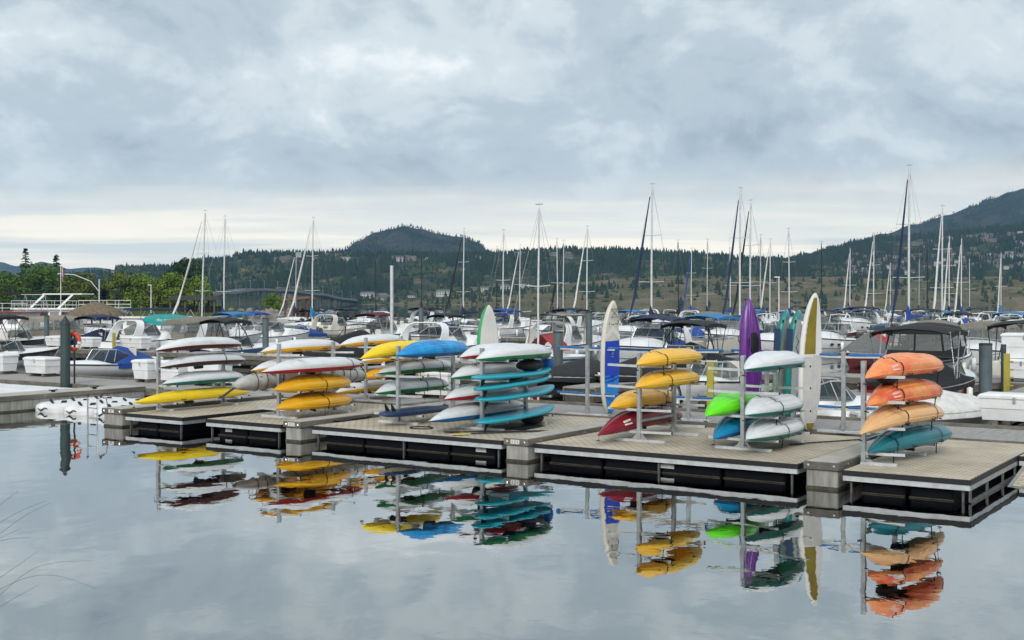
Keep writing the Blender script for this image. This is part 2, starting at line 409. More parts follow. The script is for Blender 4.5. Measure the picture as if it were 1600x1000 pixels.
# platform beyond the notch and the perforated launching ramp
t = dthing('floating_platform', 'tan platform edge with black trim beside the kayak launch ramp', 'platform', -4.95, 25.5, 0, 0, 'kayak platforms between the concrete fingers')
m = MB(); m.bbox(0, 6, 0, 2.1, DECK - 0.05, DECK, 0.008); m.build('deck_panel', TAN, t)
m = MB(); m.box(0.0, 6, -0.03, -0.002, DECK - 0.1, DECK - 0.008); m.build('rub_rail', BLACK, t)
m = MB(); m.box(0.0, 6, -0.02, 0.03, DECK - 0.195, DECK - 0.103); m.build('fascia', ALU_L, t)
m = MB(); m.bbox(0.3, 5.6, 0.25, 2, -0.25, 0.19, 0.04); m.build('float', PONT, t)
t = dthing('launch_ramp', 'perforated metal kayak ramp dipping into the water beside the platform', 'ramp', -4.85, 23.6)
m = MB(); m.add([(0, 0.0, -0.10), (5, 0.0, -0.10), (5, 1.85, 0.20), (0, 1.85, 0.20), (0, 0.0, -0.15), (5, 0, -0.15), (5, 1.85, 0.15), (0, 1.85, 0.15)],
                [(0, 1, 2, 3), (7, 6, 5, 4), (0, 4, 5, 1), (1, 5, 6, 2), (2, 6, 7, 3), (3, 7, 4, 0)]); m.build('ramp_sheet', TAN, t)
m = MB(); m.bar((0.0, 0, -0.09), (0.0, 1.85, 0.21), 0.05, 0.05); m.build('edge_rail', ALU, t)

SLIME = mat('waterline_slime', (0.075, 0.075, 0.05), 0.6, 0, 0.3, 5, 0.4, 20)
def finger(label, u0, u1, v0=21.72, v1=27.78, sign=None, ztop=0.52):
    t = dthing('concrete_finger', label, 'dock finger', u0, v0, 0, 0, 'concrete dock fingers')
    w, d = u1 - u0, v1 - v0
    m = MB(); m.bbox(0.035, w - 0.035, 0.035, d, -0.5, ztop - 0.146, 0.02); m.build('concrete_float', CONC, t)
    m = MB(); m.box(0.031, w - 0.031, 0.031, d, -0.2, 0.055); m.build('waterline_band', SLIME, t)
    m = MB(); m.bbox(0.045, w - 0.045, 0.045, d, ztop - 0.144, ztop, 0.006); m.build('deck_slab', CONC_TOP, t)
    tz0, tz1 = ztop - 0.15, ztop - 0.012
    for nm, bx in (('end_timber', (0.0, w, -0.01, 0.042)), ('side_timber', (-0.002, 0.042, 0.044, d)), ('side_timber', (w - 0.042, w + 0.002, 0.044, d))):
        m = MB(); m.box(*bx, tz0, tz1); o = m.build(nm, TIMBER, t)
        if nm == 'end_timber':
            for bxx in ((0.09, w - 0.09) if w < 2 else (0.2, w - 0.2)):
                m = MB(); m.lathe([(0.028, 0), (0.028, 0.008), (0.012, 0.02)], 8); b = m.build('bolt', STEEL, o); b.location = (bxx, -0.011, ztop - 0.08); b.rotation_euler = (R(90), 0, 0)
    for j in range(3):
        for x in (-0.004, w + 0.004):
            m = MB(); m.lathe([(0.022, 0), (0.022, 0.008), (0.01, 0.016)], 8); b = m.build('bolt', STEEL, t); b.location = (x, 0.5 + j * 1.9, ztop - 0.08); b.rotation_euler = (0, R(90 if x > 0 else -90), 0)
    if sign:
        m = MB(); m.box(w / 2 - 0.13, w / 2 + 0.1, -0.018, -0.011, ztop - 0.125, ztop - 0.035); pl = m.build('number_plate', PAPER, t)
        text_part(sign, 0.085, INK, pl, (w / 2 - 0.015, -0.0195, ztop - 0.08), (R(90), 0, 0))
    return t
finger('concrete and timber finger between the orange kayak platform and the long platform', -8.0, -7.33)
finger('concrete finger with number plate beside the lying paddles', -14.78, -14.15, sign='1 2 1')
finger('concrete finger with number plate beside the yellow kayaks', -21.42, -20.84, sign='E 1')
finger('narrow concrete finger with the ladder beside the white stack of kayaks', -28.25, -27.4, 21.55, sign='E3')
finger('wide concrete finger with cleats beside the white jet ski floats', -35.3, -34.05, 19.5)
# cleats on the wide finger
for i, v in enumerate((24.3, 25.9)):
    t = dthing('dock_cleat', 'small dark cleat on the wide concrete finger', 'cleat', -34.35, v, 0.52, 0, 'cleats on the wide concrete finger')
    m = MB(); m.box(-0.03, 0.03, -0.06, 0.06, 0, 0.05); m.build('base', BLACK, t)
    m = MB(); m.tube([(0, -0.16, 0.07), (0, 0, 0.06), (0, 0.16, 0.07)], 0.02, 6); m.build('horn', BLACK, t)
# white floating deck beyond the wide finger
t = dthing('white_float_deck', 'white plastic floating deck beside the wide concrete finger', 'float deck', -43.5, 20.0)
for i in range(8):
    for j in range(4):
        m = MB(); m.bbox(i * 1.02, i * 1.02 + 1.0, j * 1.72, j * 1.72 + 1.70, 0.02, 0.40, 0.05); m.build('float_block', WPLAS, t)
# main walkway with its planks
wk = dthing('walkway', 'long grey plank walkway behind the kayak racks', 'walkway', -70, 27.8)
PLANK = mat('grey_plank', (0.34, 0.33, 0.315), 0.88, 0, 0.14, 3, 0.35, 22, stretch=(4, 0.6, 1))
pm = MB(); pm.bbox(-0.098, 0.098, 0.0, 2.62, 0.385, 0.425, 0.006); pmesh = pm.mesh('plank', PLANK)
for i in range(250):
    o = link('plank', pmesh, wk); o.location = (17.0 + i * 0.24 * 1.0, 0.1, random.uniform(-0.003, 0.003)); o.scale = (1.18, 1, 1)
m = MB(); m.box(0, 77, -0.02, 0.09, 0.20, 0.44); m.build('edge_beam', TIMBER, wk)
m = MB(); m.box(0, 77, 2.75, 2.86, 0.15, 0.50); m.build('edge_beam', TIMBER, wk)
m = MB(); m.box(0, 77, 0.2, 2.7, -0.4, 0.37); m.build('concrete_float', CONC, wk)
m = MB(); m.box(0, 17, 0.1, 2.72, 0.37, 0.425); m.build('deck_slab', PLANK, wk)

# ------------------------------------------------------------------ racks
LEV = (0.24, 0.72, 1.21, 1.68)
def rack(label, u, v1, v2, sides=(-1, 1), levels=LEV, h=1.95, arm=0.78, pads=None, group='aluminium kayak racks', name='kayak_rack'):
    t = dthing(name, label, 'rack', u, v1, DECK, 0, group)
    posts = (0.0, v2 - v1) if v2 is not None else (0.0,)
    for y in posts:
        m = MB(); m.bbox(-0.042, 0.042, y - 0.05, y + 0.05, 0.055, h, 0.006); p = m.build('post', ALU, t)
        x0 = -0.62 if -1 in sides else -0.05; x1 = 0.62 if 1 in sides else 0.05
        m = MB(); m.bbox(x0, x1, y - 0.045, y + 0.045, 0.0, 0.055, 0.006); m.build('foot', ALU_L, t)
        for s in sides:
            g = MB()
            pr = [(0.043, 0.40), (0.052, 0.30), (0.075, 0.2), (0.115, 0.12), (0.19, 0.06)]
            for (xa, za), (xb, zb) in zip(pr, pr[1:]):
                g.add([(s * 0.0425, y - 0.006, za), (s * xa, y - 0.006, za), (s * xb, y - 0.006, zb), (s * 0.0425, y - 0.006, zb),
                       (s * 0.0425, y + 0.006, za), (s * xa, y + 0.006, za), (s * xb, y + 0.006, zb), (s * 0.0425, y + 0.006, zb)],
                      [(0, 1, 2, 3), (7, 6, 5, 4), (1, 5, 6, 2), (3, 2, 6, 7), (0, 4, 5, 1)])
            g.build('gusset', ALU, t)
        for lz in levels:
            for s in sides:
                m = MB(); m.bar((s * 0.044, y, lz - 0.03), (s * arm, y, lz - 0.015), 0.055, 0.05); a = m.build('arm', ALU_L, t)
                m = MB(); m.bar((s * arm, y, lz - 0.015), (s * (arm + 0.012), y, lz - 0.0148), 0.05, 0.045); m.build('end_cap', BLACK, a)
                if pads:
                    m = MB(); m.tube([(s * (0.12), y, lz + 0.01), (s * 0.3, y, lz + 0.014), (s * (arm + 0.1), y, lz + 0.02)], [0.035, 0.038, 0.034], 8); m.build('foam_pad', pads, a)
    if v2 is not None:
        m = MB(); m.bar((0, 0.051, 0.45), (0, v2 - v1 - 0.051, 0.45), 0.04, 0.05); m.build('tie_bar', ALU, t)
    return t
RK = {}
def rk(k, label, *a, **b): RK[k] = a[0]; return rack(label, *a, **b)
rk('A', 'aluminium rack holding the orange, tan and teal kayaks', -7.12, 22.5, 24.5, (1,))
rk('B', 'aluminium rack holding the bright green and white kayaks', -9.88, 23.3, 25.1)
rk('C', 'aluminium rack holding the golden yellow and maroon kayaks', -12.34, 23.4, 25.1)
rk('D', 'aluminium rack holding the teal paddleboards', -16.62, 23.5, 25.4)
rk('E', 'aluminium rack holding the blue and lemon yellow kayaks', -19.2, 23.5, 25.8)
rk('F', 'aluminium rack holding the white and red kayak above two ochre ones', -22.75, 22.9, 25.0)
rk('G', 'aluminium rack holding three white kayaks above a long yellow one', -27.15, 22.6, 25.0, (1,))
rk('H', 'aluminium rack on the walkway holding white and amber kayaks', u_at(575, 28.3), 28.2, 29.9)
PADB = mat('foam_pad_blue', (0.03, 0.16, 0.42), 0.8, 0, 0.2, 6)
gs = 'padded paddleboard racks on the walkway'
rack('padded rack the blue and white paddleboard leans on', u_at(918, 27.95), 27.95, None, (-1, 1), (0.58, 1.80), 1.88, 0.85, PADB, gs, 'paddleboard_rack')
rack('padded rack standing behind the golden yellow kayaks', u_at(1076, 28.2), 28.2, None, (-1, 1), (0.58, 1.80), 1.88, 0.85, PADB, gs, 'paddleboard_rack')
rack('padded rack behind the purple kayak and teal boards', u_at(1198, 28.5), 28.5, None, (-1, 1), (0.58, 1.80), 1.88, 0.85, PADB, gs, 'paddleboard_rack')
rack('padded rack the olive and white paddleboard leans on', u_at(1318, 27.55), 27.55, None, (-1, 1), (0.58, 1.80), 1.9, 0.85, PADB, gs, 'paddleboard_rack')

# ------------------------------------------------------------------ kayaks
def kprof(t, L, Wd, hh, droop):
    # the bow (t < 0, towards the water) is fine and drops to a point, the stern is fuller
    a = abs(t); bow = t < 0
    w = max(0.012, Wd / 2 * (1 - a ** (1.95 if bow else 2.7)) ** (0.92 if bow else 0.72))
    zs = 0.13 - droop * (1.45 * a ** 2.4 if bow else 0.55 * a ** 3.0)
    h = max(0.012, hh * 0.8 * (1 - a ** (2.5 if bow else 4.0)) ** (0.88 if bow else 0.66))
    return w, zs, h
HSEC = [(1, 0), (1.0, 0.30), (0.93, 0.60), (0.76, 0.86), (0.62, 0.90), (0.54, 0.83), (0.44, 0.84), (0.34, 0.96), (0.15, 1.0), (0.09, 1.07)]
HSEC = HSEC + [(0, 1.07)] + [(-x, z) for x, z in reversed(HSEC)]
def hull_ring(t, L, Wd, hh, droop, off=0.0, asym=0.0):
    w, zs, h = kprof(t, L, Wd, hh, droop); a = abs(t) ** 3
    r = []
    for x, z in HSEC:
        # towards the ends the section turns from a flat chined bottom into a V
        x2 = x * (1 - 0.45 * a * (z ** 1.5)); z2 = z * (1 - a * 0.25 * abs(x))
        n = Vector((x, 0, z * 1.2)).normalized() * off
        r.append((x2 * w + n.x, t * L / 2, zs + h * z2 + n.z))
    return r
def kayak(label, rackk, side, lev, L, hullm, deckm=None, vc=None, roll=0.0, pitch=0.0, Wd=0.74, hh=0.23, droop=0.07, straps=(), group='kayaks stored on the racks', loc=None, rot=0.0, yaw=0.0, name='kayak', seat=True, mark=None, dz=0.0):
    deckm = deckm or hullm
    if loc is None:
        uu = RK[rackk] + side * 0.46
        loc = W(uu, vc, DECK + LEV[lev] + 0.012 + dz)
    t = thing(name, label, 'kayak', loc, -ANG + yaw, group)
    t.rotation_mode = 'XYZ'; t.rotation_euler = (pitch, roll, -ANG + yaw)
    ts = [-1, -0.985, -0.95, -0.88, -0.78, -0.64, -0.48, -0.3, -0.1, 0.1, 0.3, 0.48, 0.64, 0.78, 0.88, 0.95, 0.985, 1]
    m = MB(); m.loft([hull_ring(q, L, Wd, hh, droop) for q in ts], False, False)
    for q in (ts[0], ts[-1]):
        rr = hull_ring(q, L, Wd, hh, droop); m.add(rr, [tuple(range(len(rr)))])
    m.build('hull', hullm, t, 24)
    rings = []
    for q in ts:
        w, zs, h = kprof(q, L, Wd, hh, droop)
        e = 1 - abs(q) ** 5
        ck = 1 if abs(q + 0.05) < 0.42 else 0
        half = [(w * 1.012, zs), (w * 1.012, zs - 0.045 * e), (w * 0.95, zs - 0.088 * e), (w * 0.78, zs - 0.112 * e), (w * 0.6, zs + (0.09 if ck else -0.118 * e)), (w * 0.3, zs + (0.10 if ck else -0.125 * e))]
        rings.append([(-x, q * L / 2, z) for x, z in half] + [(x, q * L / 2, z) for x, z in reversed(half)])
    m = MB(); m.loft(rings); m.build('deck', deckm, t, 50)
    m = MB()
    for s in (-1, 1):
        m.tube([(s * kprof(q, L, Wd, hh, droop)[0] * 1.0, q * L / 2, kprof(q, L, Wd, hh, droop)[1]) for q in ts], 0.011, 5)
    m.build('seam_rim', deckm, t, 60)
    if seat:
        m = MB(); m.blob((0, -0.12, 0.06), (0.19, 0.2, 0.075)); m.build('seat', BLACK, t, 60)
    for q in (-0.3, 0.34):
        w, zs, h = kprof(q, L, Wd, hh, droop)
        for sx in (-1, 1):
            m = MB(); m.tube([(sx * (w * 0.98 + 0.006), q * L / 2 - 0.09, zs - 0.05), (sx * (w * 1.0 + 0.03), q * L / 2 - 0.05, zs - 0.062), (sx * (w * 1.0 + 0.03), q * L / 2 + 0.05, zs - 0.062), (sx * (w * 0.98 + 0.006), q * L / 2 + 0.09, zs - 0.05)], 0.011, 5); m.build('side_handle', BLACK, t)
    if seat:
        rr = random.Random(label)
        m = MB(); m.bar((0, -0.36 + 0.1 * rr.random(), 0.10), (0.02, -0.30 + 0.2 * rr.random(), -0.05 - 0.05 * rr.random()), 0.34, 0.05, (0, 1, 0)); m.build('seat_back', BLACK, t)
        for sx in (-1, 1):
            m = MB(); m.tube([(sx * Wd * 0.34, L * 0.22, 0.015), (sx * Wd * 0.1, L * 0.27, -0.01), (-sx * Wd * 0.28, L * 0.31, 0.015)], 0.005, 4); m.build('bungee', STRAP, t)
    for q in (-1, 1):
        w, zs, h = kprof(q, L, Wd, hh, droop)
        y = q * (L / 2 - 0.05)
        m = MB(); m.tube([(0, y, zs + 0.0), (0.004, y + 0.01 * q, zs - 0.07), (0, y + 0.02 * q, zs - 0.115)], 0.005, 4); c = m.build('carry_cord', STRAP, t)
        m = MB(); m.tube([(-0.045, y + 0.02 * q, zs - 0.12), (0.045, y + 0.02 * q, zs - 0.118)], 0.012, 6); m.build('toggle', BLACK, c)
    for st in straps:
        a = hull_ring(st - 0.016 / L * 2, L, Wd, hh, droop, 0.008); b = hull_ring(st + 0.016 / L * 2, L, Wd, hh, droop, 0.008)
        w, zs, h = kprof(st, L, Wd, hh, droop); y = st * L / 2
        lo = [(w + 0.012, zs - 0.11), (w * 0.7, zs - 0.13), (-w * 0.7, zs - 0.13), (-w - 0.012, zs - 0.11)]
        a += [(-x, y - 0.016, z) for x, z in lo]; b += [(-x, y + 0.016, z) for x, z in lo]
        m = MB(); m.loft([a, b], True); m.build('strap', STRAP, t)
        m = MB(); m.bar((w * 0.72, y, zs - 0.11), (w * 0.74, y + 0.05, zs - 0.34), 0.022, 0.004); m.build('strap_tail', STRAP, t)
    if mark:
        for s in (-1, 1):
            r0 = hull_ring(-0.62, L, Wd, hh, droop, 0.006); r1 = hull_ring(-0.5, L, Wd, hh, droop, 0.006)
            ii = (1, 3) if s > 0 else (len(HSEC) - 2, len(HSEC) - 4)
            m = MB(); m.add([r0[ii[0]], r0[ii[1]], r1[ii[1]], r1[ii[0]]], [(0, 1, 2, 3)]); m.build('maker_decal', mark, t)
    return t
WH = plastic('white', (0.72, 0.745, 0.765), 0.045)
ORANGE = mat('plastic_orange_mix', (0.88, 0.34, 0.11), 0.38, 0, 0, 1.6, 0.03, 60, c2=(0.75, 0.13, 0.05))
ORANGE2 = mat('plastic_sunset_mix', (0.85, 0.34, 0.10), 0.38, 0, 0, 1.5, 0.03, 60, c2=(0.62, 0.025, 0.025))
for _m, _c in ((ORANGE, (0.85, 0.3, 0.1)), (ORANGE2, (0.8, 0.2, 0.08))): scuff(_m, _c)
PINK = mat('decal_pink', (0.85, 0.5, 0.45), 0.5)
c_ = dict(
    yellow=plastic('golden', (0.88, 0.50, 0.04)), lemon=plastic('lemon', (0.90, 0.64, 0.008)), ochre=plastic('ochre', (0.80, 0.42, 0.012)), amber=plastic('amber', (0.86, 0.42, 0.01)),
    maroon=plastic('maroon', (0.22, 0.008, 0.025)), red=plastic('red', (0.42, 0.012, 0.022)), wine=plastic('wine', (0.10, 0.010, 0.016)), brown=plastic('brown', (0.055, 0.022, 0.014)),
    green=plastic('green', (0.012, 0.22, 0.08)), teal=plastic('teal', (0.006, 0.16, 0.14)), dteal=mat('plastic_deep_teal', (0.010, 0.135, 0.19), 0.33, 0, 0, 0.8, 0.03, 60, c2=(0.008, 0.19, 0.20)),
    lime=plastic('lime', (0.14, 0.82, 0.012)), blue=plastic('blue', (0.010, 0.26, 0.52)), sky=mat('plastic_blue_mix', (0.012, 0.34, 0.70), 0.38, 0, 0, 2.4, 0.03, 60, c2=(0.006, 0.12, 0.42)),
    cyan=plastic('cyan', (0.02, 0.30, 0.40)), tan=plastic('tan', (0.78, 0.46, 0.21)), purple=plastic('purple', (0.13, 0.025, 0.25)), oceanblue=plastic('ocean', (0.01, 0.14, 0.36)))
kayak('white kayak with dark wine deck, topmost on the stack above the long yellow kayak', 'G', 1, 3, 3.25, WH, c_['wine'], 23.7, hh=0.25, droop=0.09)
kayak('white kayak with brown deck, second from top above the long yellow kayak', 'G', 1, 2, 3.25, WH, c_['brown'], 23.85, hh=0.25, droop=0.09, straps=(0.33,))
kayak('white kayak with teal deck resting right above the long yellow kayak', 'G', 1, 1, 3.05, WH, c_['teal'], 23.85, roll=0.12)
kayak('long lemon yellow kayak lying on the lowest arms below three white kayaks', 'G', 1, 0, 4.3, c_['lemon'], None, 23.5, hh=0.22, Wd=0.66, droop=0.05)
kayak('white kayak with yellow deck, topmost on the rack above the ochre kayaks', 'F', -1, 3, 3.15, WH, c_['amber'], 24.25)
kayak('long white kayak with red deck lying above the two ochre kayaks', 'F', 1, 2, 3.9, WH, c_['red'], 23.75, hh=0.24, droop=0.06, roll=0.14, straps=(0.62,))
kayak('ochre yellow kayak, upper one of two below the white and red kayak', 'F', 1, 1, 2.95, c_['ochre'], None, 23.7, roll=0.30, straps=(0.08,), dz=0.03)
kayak('ochre yellow kayak, lower one of two below the white and red kayak', 'F', 1, 0, 2.9, c_['ochre'], None, 23.75, roll=0.30, straps=(0.1,), dz=0.03)
kayak('plain white kayak half hidden behind the long white and red kayak', 'F', -1, 2, 3.1, WH, c_['amber'], 23.9)
kayak('lemon yellow kayak on the top arms beside the blue kayak', 'E', -1, 3, 3.3, c_['lemon'], None, 24.25, hh=0.26, droop=0.12)
kayak('mottled blue kayak on the top arms overlapping the lemon yellow one', 'E', 1, 3, 3.0, c_['sky'], c_['oceanblue'], 24.35, hh=0.26, roll=0.2, dz=0.02)
kayak('white kayak with green deck directly below the blue and lemon yellow kayaks', 'E', -1, 2, 3.15, WH, c_['green'], 24.8, straps=(-0.1, 0.45), roll=0.1)
kayak('white kayak with green deck above the navy paddleboard', 'E', -1, 1, 3.05, WH, c_['green'], 24.65, straps=(0.1, 0.6), roll=0.1)
kayak('white kayak with red deck on the top arms beside a white and green one', 'D', -1, 3, 3.1, WH, c_['red'], 24.75, roll=0.08)
kayak('white kayak with bright green deck, topmost above the teal paddleboards', 'D', 1, 3, 3.25, WH, c_['green'], 24.2, hh=0.25, roll=0.12)
kayak('white kayak with green deck behind the uppermost teal paddleboard', 'D', -1, 2, 3.1, WH, c_['green'], 24.4, roll=0.1, hh=0.25)
kayak('white kayak with red deck behind the middle pair of teal paddleboards', 'D', -1, 1, 3.1, WH, c_['red'], 24.15, roll=0.1)
kayak('long white kayak with blue deck lying lowest beside the teal paddleboards', 'D', -1, 0, 4.1, WH, c_['oceanblue'], 24.05, hh=0.26, roll=0.1, droop=0.06)
kayak('golden yellow kayak, topmost of three, tied with a black strap', 'C', 1, 3, 3.1, c_['yellow'], None, 23.95, hh=0.21, Wd=0.70, straps=(-0.45,), dz=0.02, roll=0.12)
kayak('golden yellow kayak in the middle of three on the same rack', 'C', 1, 2, 3.0, c_['yellow'], None, 23.85, hh=0.21, Wd=0.70, straps=(-0.3,), dz=0.02, roll=0.12)
kayak('golden yellow kayak, lowest of three, just above the maroon kayak', 'C', -1, 1, 3.1, c_['yellow'], None, 24.45, hh=0.21, Wd=0.70, roll=0.15, straps=(0.3,))
kayak('long maroon kayak lying lowest below the golden yellow kayaks', 'C', -1, 0, 4.0, c_['maroon'], None, 24.4, hh=0.26, droop=0.14, mark=PAPER, roll=0.1, dz=0.02)
kayak('white kayak with teal deck alone on the top arms beside the purple kayak', 'B', 1, 3, 3.1, WH, c_['teal'], 23.8, hh=0.24, roll=0.14)
kayak('white kayak with teal deck beside the lime green kayak', 'B', 1, 1, 2.9, WH, c_['teal'], 23.75, straps=(-0.25,), roll=0.22, dz=0.06)
kayak('white kayak with teal deck lying lowest beside the blue kayak', 'B', 1, 0, 2.9, WH, c_['teal'], 23.8, straps=(-0.1,), roll=0.22, dz=0.05)
kayak('lime green kayak above the blue kayak', 'B', -1, 1, 3.0, c_['lime'], None, 24.0, hh=0.24, roll=0.15, dz=0.05, droop=0.12)
kayak('blue kayak lying lowest under the lime green kayak', 'B', -1, 0, 2.9, c_['blue'], c_['oceanblue'], 24.35, hh=0.24, roll=0.15, droop=0.14, dz=0.05)
kayak('orange kayak with red patches, topmost of its rack', 'A', 1, 3, 3.15, ORANGE, None, 23.6, hh=0.25, Wd=0.70, roll=0.22, yaw=-0.17, droop=0.13, straps=(-0.45, 0.7), mark=PINK, dz=0.02)
kayak('red and orange kayak, second from top, between an orange and a tan one', 'A', 1, 2, 3.1, ORANGE2, None, 23.6, hh=0.25, Wd=0.70, roll=0.22, yaw=-0.16, droop=0.13, straps=(-0.45, 0.6), mark=PINK, dz=-0.02)
kayak('pale tan kayak above the deep teal kayak', 'A', 1, 1, 3.3, c_['tan'], None, 23.5, hh=0.22, Wd=0.70, roll=0.2, yaw=-0.18, droop=0.2, straps=(-0.3, 0.45), dz=0.06)
kayak('deep teal kayak lying lowest below the pale tan kayak', 'A', 1, 0, 3.6, c_['dteal'], None, 24.0, hh=0.24, Wd=0.70, roll=0.15, yaw=-0.16, droop=0.1, straps=(-0.6, 0.35), dz=0.03)
kayak('white kayak with amber deck on the top arms of the walkway rack', 'H', -1, 3, 3.2, WH, c_['amber'], 29.1)
kayak('white kayak with amber deck below the lemon yellow kayak on the walkway rack', 'H', 1, 2, 3.2, WH, c_['amber'], 29.0)
kayak('amber kayak on the walkway rack between white kayaks', 'H', 1, 1, 3.2, c_['amber'], None, 29.0)
kayak('white kayak with amber deck lying lowest on the walkway rack', 'H', -1, 0, 3.2, WH, c_['amber'], 28.9)
# purple fishing kayak standing on end
pk = kayak('purple kayak standing upright on its end with a dark oval hatch', None, 0, 0, 3.1, c_['purple'], None, loc=W(u_at(1168, 28.35), 28.35, DECK + 1.6), seat=False, Wd=0.60, hh=0.17, group=None, mark=PAPER)
pk.rotation_euler = (R(88), 0, R(26))
m = MB(); rr = [[(0.13 * k * math.cos(q), 0.27 * k * math.sin(q) + 0.42, z) for q in [2 * math.pi * i / 20 for i in range(20)]] for k, z in ((1.0, 0.22), (1.0, 0.315), (0.85, 0.325))]
m.loft(rr, True, True); m.build('hatch', BLACK, pk, 40)
for x in (-0.14, 0.14):
    m = MB(); m.tube([(x * 0.4, -1.35, 0.235), (x, -0.7, 0.33), (x * 1.3, 0.0, 0.35), (x, 0.7, 0.33), (x * 0.4, 1.3, 0.25)], 0.012, 5); m.build('keel_groove', c_['purple'], pk, 60)

# wrapped canoe
t = dthing('wrapped_canoe', 'canoe wrapped in pale grey tarpaulin tied with cords behind the ochre kayaks', 'canoe', RK['F'] - 0.5, 24.35, DECK + LEV[1] + 0.02)
m = MB(); rings = []
for i in range(41):
    y = -2.55 + 5.1 * i / 40; e = max(0.05, (1 - abs(y / 2.6) ** 5)) ** 0.5
    rings.append([((0.30 * e + 0.035 * noise.noise(Vector((q * 2.2, y * 5, 3)))) * math.cos(q), y, 0.24 + (0.24 * e + 0.045 * noise.noise(Vector((q * 2, y * 5.5, 7)))) * math.sin(q) - 0.1 * (abs(y) / 2.55) ** 4) for q in [2 * math.pi * k / 18 for k in range(18)]])
m.loft(rings, True, True); m.build('tarpaulin', mat('tarp_pale', (0.47, 0.47, 0.45), 0.8, 0, 0.12, 4, 0.6, 9), t, 80)
for y in (-1.9, -1.55, -1.0, -0.4, 0.3, 1.2, 1.75, 2.1):
    m = MB(); m.tube([(0.325 * math.cos(q), y + 0.12 * math.sin(q * 1 + y), 0.24 + 0.272 * math.sin(q)) for q in [2 * math.pi * k / 16 for k in range(17)]], 0.011, 5, False); m.build('cord', STRAP, t)
m = MB(); m.add([(-0.1, -2.5, 0.10), (0.02, -2.48, 0.12), (0.10, -3.05, -0.12), (-0.02, -3.1, -0.15), (-0.1, -2.5, 0.085), (0.02, -2.48, 0.105), (0.10, -3.05, -0.135), (-0.02, -3.1, -0.165)], [(0, 1, 2, 3), (7, 6, 5, 4), (0, 4, 5, 1), (1, 5, 6, 2), (2, 6, 7, 3), (3, 7, 4, 0)]); m.build('paddle_blade', BLACK, t)

# ------------------------------------------------------------------ paddleboards
def board(label, L, Wd, th, deckm, railm, loc, rot, group=None, nose=2.4, fin=0, pads=(), rock=0.10, name='paddleboard', tail=None):
    t = bpy.data.objects.new(name, None); col.objects.link(t); t.location = loc; t.rotation_euler = rot; tag(t, label, 'paddleboard', group)
    ts = [-1, -0.99, -0.96, -0.9, -0.8, -0.65, -0.45, -0.2, 0.05, 0.3, 0.5, 0.66, 0.8, 0.9, 0.96, 0.99, 1]
    def wz(q):
        a = abs(q); p = nose if q > 0 else 3.4
        return max(0.01, Wd / 2 * (1 - a ** p) ** 0.62), (rock * max(0, q - 0.35) ** 2 * 2.2 + rock * 0.5 * max(0, -q - 0.6) ** 2), max(0.012, th * (1 - a ** 8) ** 0.5)
    top, bot, rail = [], [], []
    for q in ts:
        w, z, h = wz(q); y = q * L / 2; k = 0.86
        top.append([(-w * k, y, z + h / 2), (-w * 0.5, y, z + h / 2 + 0.008), (0, y, z + h / 2 + 0.01), (w * 0.5, y, z + h / 2 + 0.008), (w * k, y, z + h / 2)])
        rail.append([(s * w * x, y, z + h * g) for s, x, g in ((1, k, 0.5), (1, 0.97, 0.28), (1, 1.0, 0), (1, 0.97, -0.28), (1, k, -0.5), (-1, k, -0.5), (-1, 0.97, -0.28), (-1, 1, 0), (-1, 0.97, 0.28), (-1, k, 0.5))])
    m = MB(); m.loft([r for r in top]); m.build('deck_skin', deckm, t, 60)
    m = MB(); m.loft(rail, False, True); m.build('rail', railm, t, 60)
    for (q0, q1, f0, f1, mm) in pads:
        qs = [q0 + (q1 - q0) * i / 10 for i in range(11)]
        m = MB(); m.loft([[(wz(q)[0] * 0.86 * f * (fa), q * L / 2, wz(q)[1] + wz(q)[2] / 2 + 0.019 - 0.005 * abs(f * fa)) for f, fa in ((f0, 1), ((f0 + f1) / 2, 1), (f1, 1))] for q in qs]); m.build('deck_pad', mm, t)
    for i in range(fin):
        x = (i - (fin - 1) / 2) * 0.2
        y = -L / 2 + 0.32
        z0 = -th / 2
        m = MB(); pts = [(0, 0), (0.16, 0), (0.06, -0.12), (-0.03, -0.2), (-0.05, -0.19), (-0.03, -0.08)]
        m.add([(x - 0.004, y + p, z0 + q) for p, q in pts] + [(x + 0.004, y + p, z0 + q) for p, q in pts], [tuple(range(6)), tuple(range(11, 5, -1))] + [(i2, (i2 + 1) % 6, 6 + (i2 + 1) % 6, 6 + i2) for i2 in range(6)]); m.build('fin', BLACK if name != 'white' else WHITE, t)
    return t
BT = mat('board_teal', (0.016, 0.36, 0.47), 0.35, 0, 0.05, 2); BTD = mat('board_teal_deep', (0.010, 0.20, 0.26), 0.4, 0, 0.05, 2)
BW = mat('board_white', (0.74, 0.74, 0.72), 0.32, 0, 0.04, 2); BB = mat('board_blue', (0.010, 0.055, 0.50), 0.4, 0, 0.06, 2); BLB = mat('board_lightblue', (0.015, 0.23, 0.66), 0.4, 0, 0.05, 2)
BIV = mat('board_ivory', (0.66, 0.64, 0.55), 0.4, 0, 0.05, 2); BGR = mat('board_green', (0.05, 0.36, 0.13), 0.4, 0, 0.05, 2); BNV = mat('board_navy', (0.012, 0.035, 0.10), 0.4, 0, 0.05, 2)
BOL = mat('board_olive', (0.26, 0.20, 0.02), 0.5, 0, 0.12, 3); BGY = mat('board_grey', (0.56, 0.555, 0.55), 0.7, 0, 0.06, 8); BSEA = mat('board_sea_green', (0.006, 0.20, 0.18), 0.4, 0, 0.05, 2)
gD = 'teal paddleboards on the rack'
